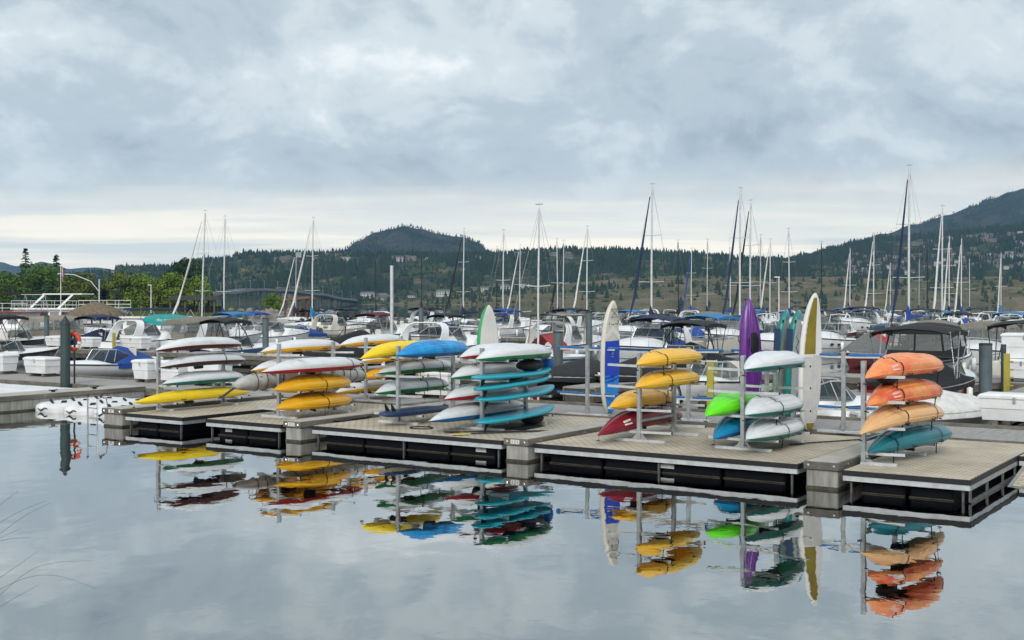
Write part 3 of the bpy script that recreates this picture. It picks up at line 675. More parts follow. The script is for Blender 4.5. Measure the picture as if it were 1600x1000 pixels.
def on_rack(label, lev, vc, dz, roll, pitch, yaw=0.0, L=3.3):
    return board(label, L, 0.78, 0.10, BT, BT, W(RK['D'] + 0.46, vc, DECK + LEV[lev] + 0.06 + dz), (pitch, roll, -ANG + yaw), gD, fin=1)
on_rack('teal paddleboard lying on the highest arm of the four', 2, 24.15, 0.02, -0.02, 0.0)
on_rack('teal paddleboard, upper one of the middle pair', 1, 24.2, 0.30, -0.05, 0.03, 0.02)
on_rack('teal paddleboard, lower one of the middle pair', 1, 24.3, 0.03, 0.02, 0.02)
on_rack('teal paddleboard lying on the lowest arm near the paddles', 0, 24.3, 0.0, -0.01, 0.03)
board('navy rimmed white paddleboard with fins up on the lowest arms', 2.9, 0.75, 0.13, BW, BNV, W(RK['E'] + 0.30, 23.9, DECK + LEV[0] + 0.07), (0.0, R(180), -ANG), None, fin=2)
# boards standing on end; local +Y points up, local +Z is the deck face
def standing(label, px, v, L, Wd, deckm, railm, face, lean=4, tilt=0, **k):
    b = board(label, L, Wd, k.pop('th', 0.13), deckm, railm, W(u_at(px, v), v, DECK + L / 2 * math.cos(R(lean)) * math.cos(R(tilt)) + 0.02), (0, 0, 0), None, **k)
    # face: yaw of the deck normal about the vertical, 0 = towards the camera
    b.rotation_euler = (Matrix.Rotation(R(face), 3, 'Z') @ Matrix.Rotation(R(tilt), 3, 'Y') @ Matrix.Rotation(R(90 + lean), 3, 'X')).to_euler()
    return b
bb = standing('tall ivory paddleboard with blue arrow panel standing upright on the walkway', 953, 28.15, 3.08, 0.70, BIV, BIV, 44, 3, -2.2, th=0.14, nose=2.2, pads=((-0.96, -0.30, -0.97, 0.97, BLB), (-0.42, 0.30, -0.97, 0.97, BB)))
m = MB(); m.add([(-0.29, 0.46, 0.087), (0, 0.70, 0.092), (0.29, 0.46, 0.087), (0.29, 0.62, 0.087), (0, 0.86, 0.092), (-0.29, 0.62, 0.087)], [(0, 1, 4, 5), (1, 2, 3, 4)]); m.build('chevron', BW, bb)
text_part('H2O', 0.2, INK, bb, (0.03, 0.95, 0.092), (0, 0, 0), 'lettering')
m = MB()
for a, b in (((-0.14, 1.1), (0.14, 1.32)), ((0.14, 1.1), (-0.14, 1.32)), ((-0.14, 1.1), (0.14, 1.1)), ((-0.14, 1.32), (0.14, 1.32))):
    m.tube([(a[0], a[1], 0.094 + 0.05), (b[0], b[1], 0.094 + 0.05)], 0.006, 4)
m.build('bungee', STRAP, bb)
text_part('I O', 0.11, PAPER, bb, (0.0, 0.1, 0.10), (0, 0, R(90)), 'lettering')
gb = standing('white paddleboard with green rail standing behind the teal paddleboards', 763, 28.6, 2.95, 0.80, BW, BGR, 38, 2, -4, th=0.15, nose=2.1)
for x in (-0.16, 0.0, 0.16):
    m = MB(); m.tube([(x, -1.0, 0.083), (x, 0.2, 0.088), (x * 0.8, 1.05, 0.09)], 0.004, 4); m.build('seam_line', BGY, gb)
m = MB(); m.tube([(-0.34, 0.15, 0.086), (0, 0.12, 0.096), (0.34, 0.3, 0.086)], 0.007, 4); m.build('cord', STRAP, gb)
for i, (px, lab) in enumerate(((1219, 'grey decked paddleboard with navy and teal rail beside the purple kayak'), (1238, 'grey decked paddleboard with zigzag bungee beside the olive and white board'))):
    b = standing(lab, px, 28.2, 2.85, 0.78, BGY, BSEA, 62, 3, -1.5, th=0.16, nose=2.6, pads=((0.84, 0.985, -0.98, 0.98, BT), (-0.98, -0.45, 0.45, 0.98, BSEA)))
    for s in (-1, 1):
        m = MB(); m.loft([[(s * 0.393, y, -0.079), (s * 0.397, y, 0.0), (s * 0.393, y, 0.079)] for y in (0.15, 0.5, 0.8, 0.98)]); m.build('navy_rail', BNV, b)
    m = MB(); m.box(-0.27, 0.27, 1.12, 1.19, 0.075, 0.10); m.build('carry_strap', STRAP, b)
    if i:
        m = MB(); m.tube([(-0.12 + 0.24 * (k % 2), 0.25 + 0.13 * k, 0.10) for k in range(6)], 0.007, 4); m.build('bungee', STRAP, b)
    text_part('NAUTICAL' if i else 'AQUA TON', 0.2, PAPER, b, (0.18, -0.75, 0.1), (0, 0, R(-90)), 'lettering')
ob = standing('tall white paddleboard with olive nose panel and grey deck pads', 1266, 27.35, 3.25, 0.68, BW, BW, 30, 2, 0.6, th=0.13, nose=1.9, tail=1, pads=((0.12, 0.93, -0.9, 0.28, BOL), (0.12, 0.985, -0.9, -0.86, BIV), (-0.86, 0.08, -0.92, -0.04, BGY), (-0.86, 0.10, 0.02, 0.92, BGY), (-0.985, -0.88, -0.9, 0.9, BOL)))

# gear hung and stuffed on the racks
def bag(label, u, v, z, rad, m_, name='dry_bag', rot=0.0):
    t = dthing(name, label, 'bag', u, v, z, rot)
    q = MB(); q.blob((0, 0, rad[2]), rad, 12, 8)
    q.v = [(x * (1 + .22 * noise.noise(Vector((x * 5, y * 5, zz * 5 + u)))), y * (1 + .22 * noise.noise(Vector((x * 5 + 9, y * 5, zz * 5)))), zz) for x, y, zz in q.v]
    q.build('sack', m_, t, 70)
    q = MB(); q.tube([(-rad[0] * 0.6, 0, rad[2] * 1.7), (0, 0.02, rad[2] * 2.25), (rad[0] * 0.6, 0, rad[2] * 1.7)], 0.014, 5); q.build('handle', STRAP, t)
BLUEBAG = mat('bag_blue', (0.01, 0.13, 0.45), 0.55, 0, 0.15, 6, 0.4, 9); BLKBAG = mat('bag_black', (0.02, 0.021, 0.024), 0.7, 0, 0.2, 6, 0.5, 9); REDVEST = mat('vest_red', (0.36, 0.02, 0.02), 0.8, 0, 0.15, 8, 0.4, 12)
bag('bright blue dry bag hanging at the far end of the teal paddleboard rack', RK['D'] + 0.42, 25.75, DECK + 1.25, (0.18, 0.14, 0.24), BLUEBAG)
bag('black gear bag tucked under the top white and green kayak', RK['D'] + 0.45, 24.9, DECK + LEV[2] + 0.14, (0.3, 0.42, 0.15), BLKBAG, 'gear_bag')
bag('black duffel lying on the deck below the teal paddleboards', RK['D'] + 0.35, 25.2, DECK + 0.005, (0.22, 0.4, 0.14), BLKBAG, 'duffel_bag')
bag('black gear bag between the two upper orange kayaks', RK['A'] + 0.3, 23.0, DECK + LEV[2] + 0.29, (0.2, 0.3, 0.08), BLKBAG, 'gear_bag')
# ------------------------------------------------------------------ boats: origin at the waterline amidships, +Y to the bow
def hb(t, B): return max(0.03, B / 2 * (0.88 + 0.12 * min(1, t / 0.3)) * (1 - max(0.0, (t - 0.38) / 0.62) ** 2.4))
def sheer(t, F): return F * (0.92 + 0.34 * t * t)
def hull_mesh(L, B, F, rake=0.10):
    m = MB(); rings = []
    for t in (0, 0.12, 0.26, 0.4, 0.52, 0.64, 0.74, 0.83, 0.9, 0.95, 0.985, 1.0):
        b, s = hb(t, B), sheer(t, F); k = 0.86 - 0.42 * t ** 3
        half = [(b, s), (b * 0.985, s * 0.72), (b * (0.95 - 0.18 * t ** 3), s * 0.4), (b * k, 0.06 + 0.12 * t ** 3), (b * k * 0.75, -0.12 + 0.16 * t ** 4), (0.0, -0.35 + 0.3 * t ** 4)]
        pts = [(-x, z) for x, z in half] + [(x, z) for x, z in reversed(half[:-1])]
        rings.append([(x, L * (t - 0.5) + rake * L * (z / s - 0.5) * t ** 5, z) for x, z in pts])
    m.loft(rings); m.add(rings[0], [tuple(range(len(rings[0])))])
    return m
def ybow(t, z, L, F, rake=0.10): return L * (t - 0.5) + rake * L * (z / sheer(t, F) - 0.5) * t ** 5
def deck_mesh(L, B, F, cock=(0.05, 0.5), floor=0.35, trunk=0.0, rake=0.10):
    m = MB(); rings = []
    c0, c1 = cock
    ts = sorted(set([0, 0.05, 0.15, 0.3, 0.4, 0.5, 0.56, 0.62, 0.68, 0.75, 0.82, 0.88, 0.93, 0.97, 0.99]) - {q for q in (c0, c1)})
    st = [(t, c0 < t < c1) for t in ts] + [(c0, False), (c0 + 0.001, True), (c1 - 0.001, True), (c1, False)]
    for t, ck in sorted(st):
        b, s = hb(t, B), sheer(t, F)
        i = min(0.10, b * 0.3)
        if ck: pr = [(b, s), (b - i, s + 0.03), (b - i - 0.05, floor), (b * 0.5, floor), (0, floor)]
        else:
            q = max(0, min(1, (t - c1) / 0.05)) * max(0.0, 1 - max(0, (t - 0.62) / 0.34)) ** 0.8 if t > c1 else 0
            pr = [(b, s), (b - i, s + 0.03), (b * 0.72, s + 0.05 + trunk * q * 0.8), (b * 0.42, s + 0.07 + trunk * q), (0, s + 0.09 + trunk * q * 1.04)]
        pts = [(-x, z) for x, z in pr] + [(x, z) for x, z in reversed(pr[:-1])]
        rings.append([(x, L * (t - 0.5) + rake * L * 0.5 * t ** 5, z) for x, z in pts])
    m.loft(rings)
    return m
def stripe(parent, L, B, F, z0, z1, m_, t0=0.02, t1=0.97, name='stripe'):
    for s in (-1, 1):
        m = MB(); rr = []
        for i in range(13):
            t = t0 + (t1 - t0) * i / 12; b, sh = hb(t, B), sheer(t, F)
            row = []
            for f in (z0, (z0 + z1) / 2, z1):
                x = b * (0.985 + 0.015 * (f - 0.72) / 0.28) if f > 0.72 else b * (0.95 - 0.18 * t ** 3 + (0.035 + 0.18 * t ** 3) * (f - 0.4) / 0.32)
                row.append((s * (x + 0.012), ybow(t, f * sh, L, F), f * sh))
            rr.append(row)
        m.loft(rr); m.build(name, m_, parent, 60)
def windshield(parent, L, B, F, tw, hgt, zb=0.0, length=0.9, frame=STEEL, glass=GLASS):
    y0 = L * (tw - 0.5); b = hb(tw, B) - 0.2; s = sheer(tw, F) + 0.05 + zb
    path = [(-b, y0 - length), (-b * 0.97, y0 - length * 0.3), (-b * 0.8, y0 + 0.12), (-b * 0.4, y0 + 0.3), (0, y0 + 0.36), (b * 0.4, y0 + 0.3), (b * 0.8, y0 + 0.12), (b * 0.97, y0 - length * 0.3), (b, y0 - length)]
    low = [(x, y, s + 0.06 * (1 - abs(x) / b)) for x, y in path]; top = [(x * 0.86, y - hgt * 1.0 * (0.35 + 0.65 * (1 - (abs(x) / b) ** 2)), s + hgt * (0.55 if i in (0, 8) else 1)) for i, (x, y) in enumerate(path)]
    m = MB(); m.loft([low, top]); g = m.build('windshield', glass, parent)
    m = MB(); m.tube(top, 0.022, 5); m.build('windshield_frame', frame, g)
    for i in (() if SIMPLE else (1, 2, 4, 6, 7)):
        m = MB(); m.tube([low[i], top[i]], 0.018, 4); m.build('windshield_post', frame, g)
def arch(parent, B, y, s, h, m_, lean=-0.5, w=0.32):
    m = MB(); b = B / 2 * 0.93; rr = []
    for i in range(13):
        q = math.pi * i / 12; x = -b * math.copysign(abs(math.cos(q)) ** 0.45, math.cos(q)); z = s + h * math.sin(q) ** 0.5
        yy = y + lean * (z - s); ww = w * (1.2 - 0.4 * (z - s) / h)
        nx, nz = math.cos(q) * 0.05, -math.sin(q) * 0.05
        rr.append([(x, yy - ww, z), (x + nx, yy - ww, z + nz), (x + nx, yy + ww, z + nz), (x, yy + ww, z)])
    m.loft(rr, True, True); return m.build('radar_arch', m_, parent, 50)
def bimini(parent, B, y0, y1, s, h, m_, frame=STEEL, sag=0.1):
    b = B / 2 * 0.88; m = MB(); rr = []
    for i in range(7):
        f = i / 6; y = y0 + (y1 - y0) * f; e = -0.12 * abs(2 * f - 1) ** 3 - 0.02 * math.sin(f * 9.4) ** 2
        rr.append([(x * b, y, s + h + e + 0.16 * (1 - x * x) - (0.14 if abs(x) == 1.001 else 0)) for x in (-1.001, -1, -0.6, 0, 0.6, 1, 1.001)])
    m.loft(rr); low = [[(x, y, z - 0.03) for x, y, z in r] for r in rr]; m.loft(low); m.build('bimini_top', m_, parent, 60)
    ym = (y0 + y1) / 2
    for sd in (-1, 1):
        for ya in (y0 + 0.05, ym, y1 - 0.05):
            m = MB(); m.tube([(sd * b, ym * 0.6 + ya * 0.1 + 0.3 * y0, s), (sd * b, ya, s + h - 0.05)], 0.018, 5); m.build('bimini_pole', frame, parent)
def camper(parent, L, B, F, y0, y1, h, m_, zoff=0.0):
    t0 = y0 / L + 0.5; n = 6; skirt, win, roof = [], [], []
    for i in range(n + 1):
        f = i / n; y = y0 + (y1 - y0) * f; t = y / L + 0.5
        b = (hb(t, B) - 0.1); s = sheer(t, F) + 0.03 + zoff; k = 1.0 - 0.08 * (1 - f); hh = h * (0.9 + 0.1 * math.sin(f * 3.1))
        fy = (f - 0.5) * -0.25
        for sd in (1,):
            skirt.append([(b, y, s), (b * 0.985, y + fy * 0.3, s + 0.3 * hh)])
            win.append([(b * 0.985, y + fy * 0.3, s + 0.3 * hh), (b * 0.9, y + fy, s + 0.82 * hh)])
            roof.append([(b * 0.9, y + fy, s + 0.82 * hh), (b * 0.8, y + fy, s + 0.95 * hh), (b * 0.45, y + fy, s + hh * 1.02), (0, y + fy, s + hh * 1.05)])
    mir = lambda r: [(-x, y, z) for x, y, z in r]
    full = [a + list(reversed(mir(a)))[1:] for a in roof]
    m = MB(); m.loft(full); rf = m.build('canvas_roof', m_, parent, 60)
    for sd in (0, 1):
        g = (lambda r: mir(r)) if sd else (lambda r: r)
        m = MB(); m.loft([g(r) for r in skirt]); m.build('canvas_skirt', m_, parent, 60)
        m = MB(); m.loft([g(r) for r in win]); w = m.build('clear_window', VINYL, parent)
        for i in range(0, n + 1, 2):
            m = MB(); m.tube([g(win[i])[0], g(win[i])[1]], 0.045, 4); m.build('canvas_seam', m_, w)
    for e, nm in ((0, 'aft_curtain'), (-1, 'front_curtain')):
        a, b2 = win[e], mir(win[e])
        m = MB(); m.add([a[0], a[1], b2[1], b2[0]], [(0, 1, 2, 3)]); w = m.build(nm, VINYL, parent)
        r = full[e]; m = MB(); m.add(r, [tuple(range(len(r)))]); m.build('canvas_skirt', m_, parent)
        a, b2 = skirt[e], mir(skirt[e]); m = MB(); m.add([a[0], a[1], b2[1], b2[0]], [(0, 1, 2, 3)]); m.build('canvas_skirt', m_, parent)
        m = MB(); m.tube([((win[e][0][0] * 0.0), win[e][0][1], win[e][0][2]), (0, win[e][1][1], win[e][1][2])], 0.04, 4); m.build('canvas_seam', m_, w)
def cover(parent, L, B, F, t0, t1, h, m_, peak=0.45, drop=0.18):
    m = MB(); rr = []; n = 16
    for i in range(n + 1):
        f = i / n; t = t0 + (t1 - t0) * f; b = hb(t, B) + 0.025; s = sheer(t, F)
        pk = h * max(0.0, 1 - abs((f - peak) / (peak if f < peak else 1 - peak)) ** 1.4) + 0.1
        row = []
        for x in (-1, -1, -0.8, -0.45, -0.15, 0, 0.15, 0.45, 0.8, 1, 1):
            row.append([x * b, L * (t - 0.5) + 0.05 * L * t ** 5, s + 0.05 + pk * (1 - abs(x) ** 1.3) + 0.035 * noise.noise(Vector((x * 3, t * 14, L)))])
        row[0][2] -= drop + 0.05; row[-1][2] -= drop + 0.05; row[0][0] -= 0.01; row[-1][0] += 0.01
        rr.append([tuple(q) for q in row])
    m.loft(rr, False, True); return m.build('cover', m_, parent, 70)
def ports(parent, L, B, F, ts, z=0.68, r=(0.2, 0.075)):
    for s in (-1, 1):
        for t in ts:
            b, sh = hb(t, B), sheer(t, F); db = (hb(t + 0.01, B) - hb(t - 0.01, B)) / (0.02 * L)
            m = MB(); m.add([(0.0, r[0] * math.cos(q), r[1] * math.sin(q)) for q in [2 * math.pi * k / 14 for k in range(14)]], [tuple(range(14))])
            o = m.build('porthole', DARK, parent); o.location = (s * (b * 0.985 + 0.022), ybow(t, z * sh, L, F), z * sh); o.rotation_euler = (0, 0, s * -math.atan(db) * 1.0)
def rail(parent, L, B, F, t0=0.52, t1=0.985, h=0.5):
    if SIMPLE: return
    for s in (-1, 1):
        ts = [t0 + (t1 - t0) * i / 7 for i in range(8)]
        top = [(s * (hb(t, B) - 0.06), L * (t - 0.5) + 0.05 * L * t ** 5, sheer(t, F) + 0.03 + (h if i else 0.05)) for i, t in enumerate(ts)]
        m = MB(); m.tube(top, 0.02, 5); g = m.build('bow_rail', STEEL, parent)
        for i in range(1, 8, 2):
            x, y, z = top[i]; m = MB(); m.tube([(x, y, z), (x * 0.99, y, z - h)], 0.013, 4); m.build('stanchion', STEEL, g)
def outboard(parent, L, m_=None, x=0.0, dy=0.0):
    m_ = m_ or GEL['black']; y = -L / 2 - 0.28 + dy
    m = MB(); m.loft([[(x + a * 0.2, y + b * 0.3, z) for a, b in ((-1, -.8), (-.6, -1), (.6, -1), (1, -.8), (1, .8), (.6, 1), (-.6, 1), (-1, .8))] for z in (0.62, 0.75)] + [[(x + a * 0.19, y + b * 0.28, 1.1) for a, b in ((-1, -.8), (-.6, -1), (.6, -1), (1, -.8), (1, .8), (.6, 1), (-.6, 1), (-1, .8))]] + [[(x + a * 0.1, y + b * 0.15, 1.2) for a, b in ((-1, -.8), (-.6, -1), (.6, -1), (1, -.8), (1, .8), (.6, 1), (-.6, 1), (-1, .8))]], True, True)
    o = m.build('outboard_motor', m_, parent, 50)
    m = MB(); m.bar((x, y, 0.62), (x, y - 0.02, -0.4), 0.12, 0.2); m.build('motor_leg', m_, o)
def interior(parent, L, B, F, t, m_):
    y = L * (t - 0.5)
    for s in (-1, 1):
        m = MB(); m.bbox(s * B * 0.2 - 0.28, s * B * 0.2 + 0.28, y - 0.3, y + 0.25, 0.36, 0.78, 0.06); st = m.build('seat', m_, parent)
        m = MB(); m.bbox(s * B * 0.2 - 0.26, s * B * 0.2 + 0.26, y - 0.42, y - 0.28, 0.7, 1.3, 0.06); m.build('seat_back', m_, st)
    m = MB(); m.bbox(-B * 0.38, B * 0.38, -L / 2 + 0.25, -L / 2 + 0.75, 0.36, 0.8, 0.06); m.build('stern_bench', m_, parent)
SIMPLE = False
def fenders(parent, L, B, F, ts=(0.3, 0.6)):
    if SIMPLE: return
    for s in (-1, 1):
        for t in ts:
            b = hb(t, B) + 0.12; z = sheer(t, F); y = L * (t - 0.5)
            m = MB(); m.lathe([(0.03, -0.3), (0.1, -0.26), (0.11, 0), (0.1, 0.26), (0.03, 0.3)], 8, (s * b, y, z - 0.45)); f = m.build('fender', WHITE, parent, 60)
            m = MB(); m.tube([(s * b, y, z - 0.15), (s * (b - 0.15), y, z + 0.04)], 0.008, 4); m.build('fender_line', STRAP, f)
def base_boat(name, label, cat, px, v, hd, L, B, F, hullm, deckm=None, group=None, cock=(0.05, 0.5), trunk=0.0, yaw=0.0, floor=0.35):
    t = dthing(name, label, cat, u_at(px, v), v, 0, (0 if hd > 0 else math.pi) + R(yaw), group)
    hull_mesh(L, B, F).build('hull', hullm, t, 40)
    deck_mesh(L, B, F, cock, floor, trunk).build('deck', deckm or WHITE, t, 40)
    m = MB()
    ts = [i / 16 for i in range(17)]
    pts = [(hb(q, B) + 0.01, L * (q - 0.5) + 0.05 * L * q ** 5, sheer(q, F) - 0.02) for q in ts]
    m.tube(pts + [(-x, y, z) for x, y, z in reversed(pts)], 0.03, 5); m.build('rub_rail', BLACK if hullm is WHITE else STEEL, t)
    m = MB(); m.bbox(-B * 0.42, B * 0.42, -L / 2 - 0.55, -L / 2 - 0.005, 0.2, 0.3, 0.03); m.build('swim_platform', deckm or WHITE, t)
    return t
def cruiser(label, px, v, hd=1, L=9, B=3.0, F=1.15, hullm=None, canvas=None, bim=None, ar=True, pt=(0.62, 0.72), stp=None, cov=None, yaw=0, group=None, name='cabin_cruiser', open_=None, hard=None):
    hullm = hullm or WHITE; L *= 0.88; F *= 0.8; B *= 0.95
    t = base_boat(name, label, 'boat', px, v, hd, L, B, F, hullm, WHITE if hullm is not CREAM else CREAM, group, (0.04, 0.46), 0.42, yaw)
    if stp: stripe(t, L, B, F, 0.80, 0.9, stp)
    stripe(t, L, B, F, 0.42, 0.45, GEL['navy'] if stp is None else stp, name='pinstripe')
    windshield(t, L, B, F, 0.50, 0.75, 0.22, 1.2)
    interior(t, L, B, F, 0.3, CREAM)
    ports(t, L, B, F, pt)
    rail(t, L, B, F)
    fenders(t, L, B, F)
    s = sheer(0.2, F)
    if ar: arch(t, B, L * (0.2 - 0.5), s, 1.4, hullm if hullm is not GEL['navy'] else WHITE, 0.45)
    if canvas: camper(t, L, B, F, -L * 0.45, L * 0.02, 1.42, CANVAS[canvas])
    if bim: bimini(t, B, -L * 0.36, -L * 0.02, s, 1.6, CANVAS[bim])
    if cov: cover(t, L, B, F, 0.02, 0.5, 0.9, CANVAS[cov], 0.8)
    if hard:
        m = MB(); m.loft([[(x * B * 0.42, y, s + 1.75 + 0.1 * (1 - x * x) - 0.08 * abs(y + L * .15) / L) for x in (-1, -0.7, 0, 0.7, 1)] for y in (-L * 0.34, -L * 0.15, L * 0.04)] ); m.loft([[(x * B * 0.42, y, s + 1.69 + 0.1 * (1 - x * x)) for x in (-1, -0.7, 0, 0.7, 1)] for y in (-L * 0.34, -L * 0.15, L * 0.04)]); m.build('hardtop', hard, t, 60)
        for sx in (-1, 1):
            for y in (-L * 0.3, 0.0):
                m = MB(); m.tube([(sx * B * 0.42, y - 0.2, s), (sx * B * 0.40, y, s + 1.72)], 0.04, 5); m.build('hardtop_post', hard, t)
    m = MB(); m.lathe([(0.04, 0), (0.04, 0.05), (0.012, 0.1), (0.008, 1.5)], 6, (B * 0.3, -L * 0.2, s + (1.5 if ar else 0))); m.build('antenna', WIRE, t)
    return t
def runabout(label, px, v, hd=1, L=6.5, B=2.3, F=0.85, hullm=None, cov=None, tower=None, bim=None, stp=None, yaw=0, group=None, name='runabout', motor=True, full=False, peak=0.4, ch=0.7):
    hullm = hullm or WHITE; L *= 0.9; F *= 0.76
    t = base_boat(name, label, 'boat', px, v, hd, L, B, F, hullm, WHITE, group, (0.04, 0.56), 0.1, yaw)
    if stp: stripe(t, L, B, F, 0.5, 0.95, stp)
    if not full:
        windshield(t, L, B, F, 0.58, 0.55, 0.06, 1.0); interior(t, L, B, F, 0.36, CREAM)
    if cov: cover(t, L, B, F, 0.0, 0.97 if full else 0.52, ch, CANVAS[cov], peak if full else 0.75)
    s = sheer(0.4, F)
    if tower:
        m = MB(); b = B * 0.46
        for sx in (-1, 1):
            m = MB(); m.tube([(sx * b, L * 0.02, s), (sx * b * 0.92, -L * 0.06, s + 1.0), (sx * b * 0.75, -L * 0.12, s + 1.55), (0, -L * 0.13, s + 1.62)], 0.035, 6); m.build('tower_leg', tower, t, 60)
            m = MB(); m.tube([(sx * b, -L * 0.14, s), (sx * b * 0.9, -L * 0.13, s + 0.8), (sx * b * 0.75, -L * 0.12, s + 1.55)], 0.03, 6); m.build('tower_leg', tower, t, 60)
    if bim: bimini(t, B, -L * 0.34, L * 0.02, s, 1.7, CANVAS[bim], tower or STEEL)
    if motor: outboard(t, L)
    fenders(t, L, B, F, (0.35,))
    return t
def sailboat(label, px, hd, mast, ytop, L=8.5, hullm=None, sail='blue', jib=None, spars=ALU_L, yaw=0, group=None, v=None, name='sailboat', tarp=None, lean=0.0, d=None, wires=True):
    # the mast stands at column px of the photograph and is as tall as it appears there
    B, F = L * 0.30, L * 0.105; hullm = hullm or WHITE
    if d is None: d = FPX * (mast - CAM_H) / (HZY - ytop)
    x = (px - 800) / FPX * d; uu, vv = x * CA - d * SA, x * SA + d * CA
    t = dthing(name, label, 'sailboat', uu, vv, 0, (0 if hd > 0 else math.pi) + R(yaw), group)
    # hull is shifted so that the mast is on the empty's axis
    def sh(o): o.location.y += -L * 0.06; return o
    sh(hull_mesh(L, B, F, 0.14).build('hull', hullm, t, 40)); sh(deck_mesh(L, B, F, (0.06, 0.32), 0.3, 0.32, 0.14).build('deck', WHITE, t, 40))
    stripe(t, L, B, F, 0.74, 0.84, GEL['blue'] if sail == 'blue' else GEL['navy'])
    for c in t.children:
        if c.name.startswith('stripe'): sh(c)
    s = F + 0.4; r = 0.0068 * mast
    m = MB(); m.tube([(0, 0, F * 0.5), (lean * mast * 0.5, 0, mast * 0.5), (lean * mast, -0.012 * mast, mast)], [r, r, r * 0.7], 7); mo = m.build('mast', spars, t, 60)
    m = MB(); m.tube([(lean * mast - 0.02, -0.01 * mast, mast), (lean * mast + 0.0, -0.01 * mast, mast + 0.35)], 0.012, 4); m.build('masthead_aerial', STEEL, mo)
    m = MB(); m.bar((lean * mast - 0.22, -0.012 * mast, mast + 0.22), (lean * mast + 0.22, -0.012 * mast, mast + 0.22), 0.02, 0.03); m.build('wind_vane', BLACK, mo)
    sp = []
    for f, w in (((0.52, 0.085),) if mast < 11.5 else ((0.38, 0.09), (0.68, 0.07))):
        m = MB(); m.tube([(-w * mast + lean * mast * f, 0, mast * f + 0.05), (lean * mast * f, 0, mast * f), (w * mast + lean * mast * f, 0, mast * f + 0.05)], 0.03, 5); m.build('spreader', spars, t); sp.append((f, w))
    bl = L * 0.36
    m = MB(); m.tube([(0, 0, s + 0.75), (0, -bl, s + 0.85)], 0.055, 6); m.build('boom', spars, t, 60)
    if sail:
        m = MB(); rr = []
        for i in range(10):
            f = i / 9; y = 0.18 - (bl + 0.1) * f; hh = 0.30 * (1 - f * 0.45) + (0.75 * max(0, 1 - f * 5)); ww = 0.17 * (1 - 0.4 * f)
            z = s + 0.68 + 0.1 * f
            rr.append([(q[0] * ww, y, z + q[1] * hh) for q in ((-0.6, -0.15), (-1, 0.2), (-0.75, 0.7), (0, 1), (0.75, 0.7), (1, 0.2), (0.6, -0.15))])
        m.loft(rr, True, True); m.build('sail_cover', CANVAS[sail], t, 60)
    if wires:
        for sx in (-1, 1):
            pts = [(sx * B * 0.44, -0.15, F + 0.1)] + [(sx * w * mast + lean * mast * f, 0, mast * f + 0.05) for f, w in sp] + [(lean * mast, -0.012 * mast, mast * 0.985)]
            m = MB(); m.tube(pts, 0.0085, 3, False); m.build('shroud', WIRE, t)
        m = MB(); m.tube([(lean * mast, -0.012 * mast, mast), (0, -L * 0.55, F)], 0.008, 3, False); m.build('backstay', WIRE, t)
    fy = L * 0.46
    if jib:
        m = MB(); m.tube([(0, fy, F + 0.5), (0, fy * 0.72, mast * 0.28), (lean * mast * 0.5, fy * 0.45, mast * 0.55), (lean * mast * .92, fy * 0.07, mast * 0.93)], [0.05, 0.125, 0.10, 0.04], 6); m.build('furled_jib', CANVAS.get(jib, WHITE) if isinstance(jib, str) else jib, t, 60)
    elif wires:
        m = MB(); m.tube([(0, fy, F + 0.3), (lean * mast, 0, mast * 0.98)], 0.009, 3, False); m.build('forestay', WIRE, t)
    for sx in (-1, 1):
        m = MB(); m.add([(sx * B * 0.30, y, z) for y, z in ((L * 0.02, s - 0.22), (L * 0.18, s - 0.22), (L * 0.17, s - 0.08), (L * 0.03, s - 0.06))], [(0, 1, 2, 3)]); m.build('cabin_window', DARK, t)
    if tarp:
        m = MB(); m.loft([[(-0.85, y, s - 0.1), (-0.6, y, s + 0.25), (0, y, s + 0.72), (0.6, y, s + 0.25), (0.85, y, s - 0.1)] for y in (-0.2, -0.8, -1.3, -1.7)]); m.build('tarp_tent', CANVAS[tarp], t)
    rail(t, L, B, F, 0.75, 0.985, 0.5)
    return t
def pontoon(label, px, v, hd=1, L=7, B=2.5, bim='black', panel=None, group=None, yaw=0):
    t = dthing('pontoon_boat', label, 'boat', u_at(px, v), v, 0, (0 if hd > 0 else math.pi) + R(yaw), group)
    for s in (-1, 1):
        m = MB(); m.tube([(s * B * 0.38, -L / 2, 0.12), (s * B * 0.38, L / 2 - 0.7, 0.12), (s * B * 0.38, L / 2, 0.3)], [0.32, 0.32, 0.05], 10); m.build('pontoon_tube', STEEL, t, 60)
    m = MB(); m.bbox(-B / 2, B / 2, -L / 2, L / 2 - 0.3, 0.45, 0.58, 0.02); m.build('deck', ALU, t)
    pn = panel or WHITE
    for s in (-1, 1):
        m = MB(); m.box(s * B * 0.48 - 0.02, s * B * 0.48 + 0.02, -L * 0.42, L * 0.42, 0.62, 1.25); m.build('fence_panel', pn, t)
        m = MB(); m.tube([(s * B * 0.48, -L * 0.43, 0.58), (s * B * 0.48, -L * 0.43, 1.35), (s * B * 0.48, L * 0.43, 1.35), (s * B * 0.48, L * 0.43, 0.58)], 0.025, 5); m.build('fence_rail', STEEL, t)
    m = MB(); m.box(-B * 0.3, B * 0.46, L * 0.42, L * 0.44, 0.62, 1.25); m.build('fence_panel', pn, t)
    for s in (-1, 1):
        m = MB(); m.bbox(s * B * 0.3 - 0.3, s * B * 0.3 + 0.3, -L * 0.36, -L * 0.1, 0.585, 1.15, 0.06); m.build('seat', CREAM, t)
    m = MB(); m.bbox(-0.4, 0.3, 0.2, 0.9, 0.585, 1.45, 0.06); m.build('helm', GEL['silver'], t)
    bimini(t, B * 1.05, -L * 0.36, L * 0.14, 0.6, 2.0, CANVAS[bim], STEEL if bim != 'black' else BLACK)
    outboard(t, L)
    return t

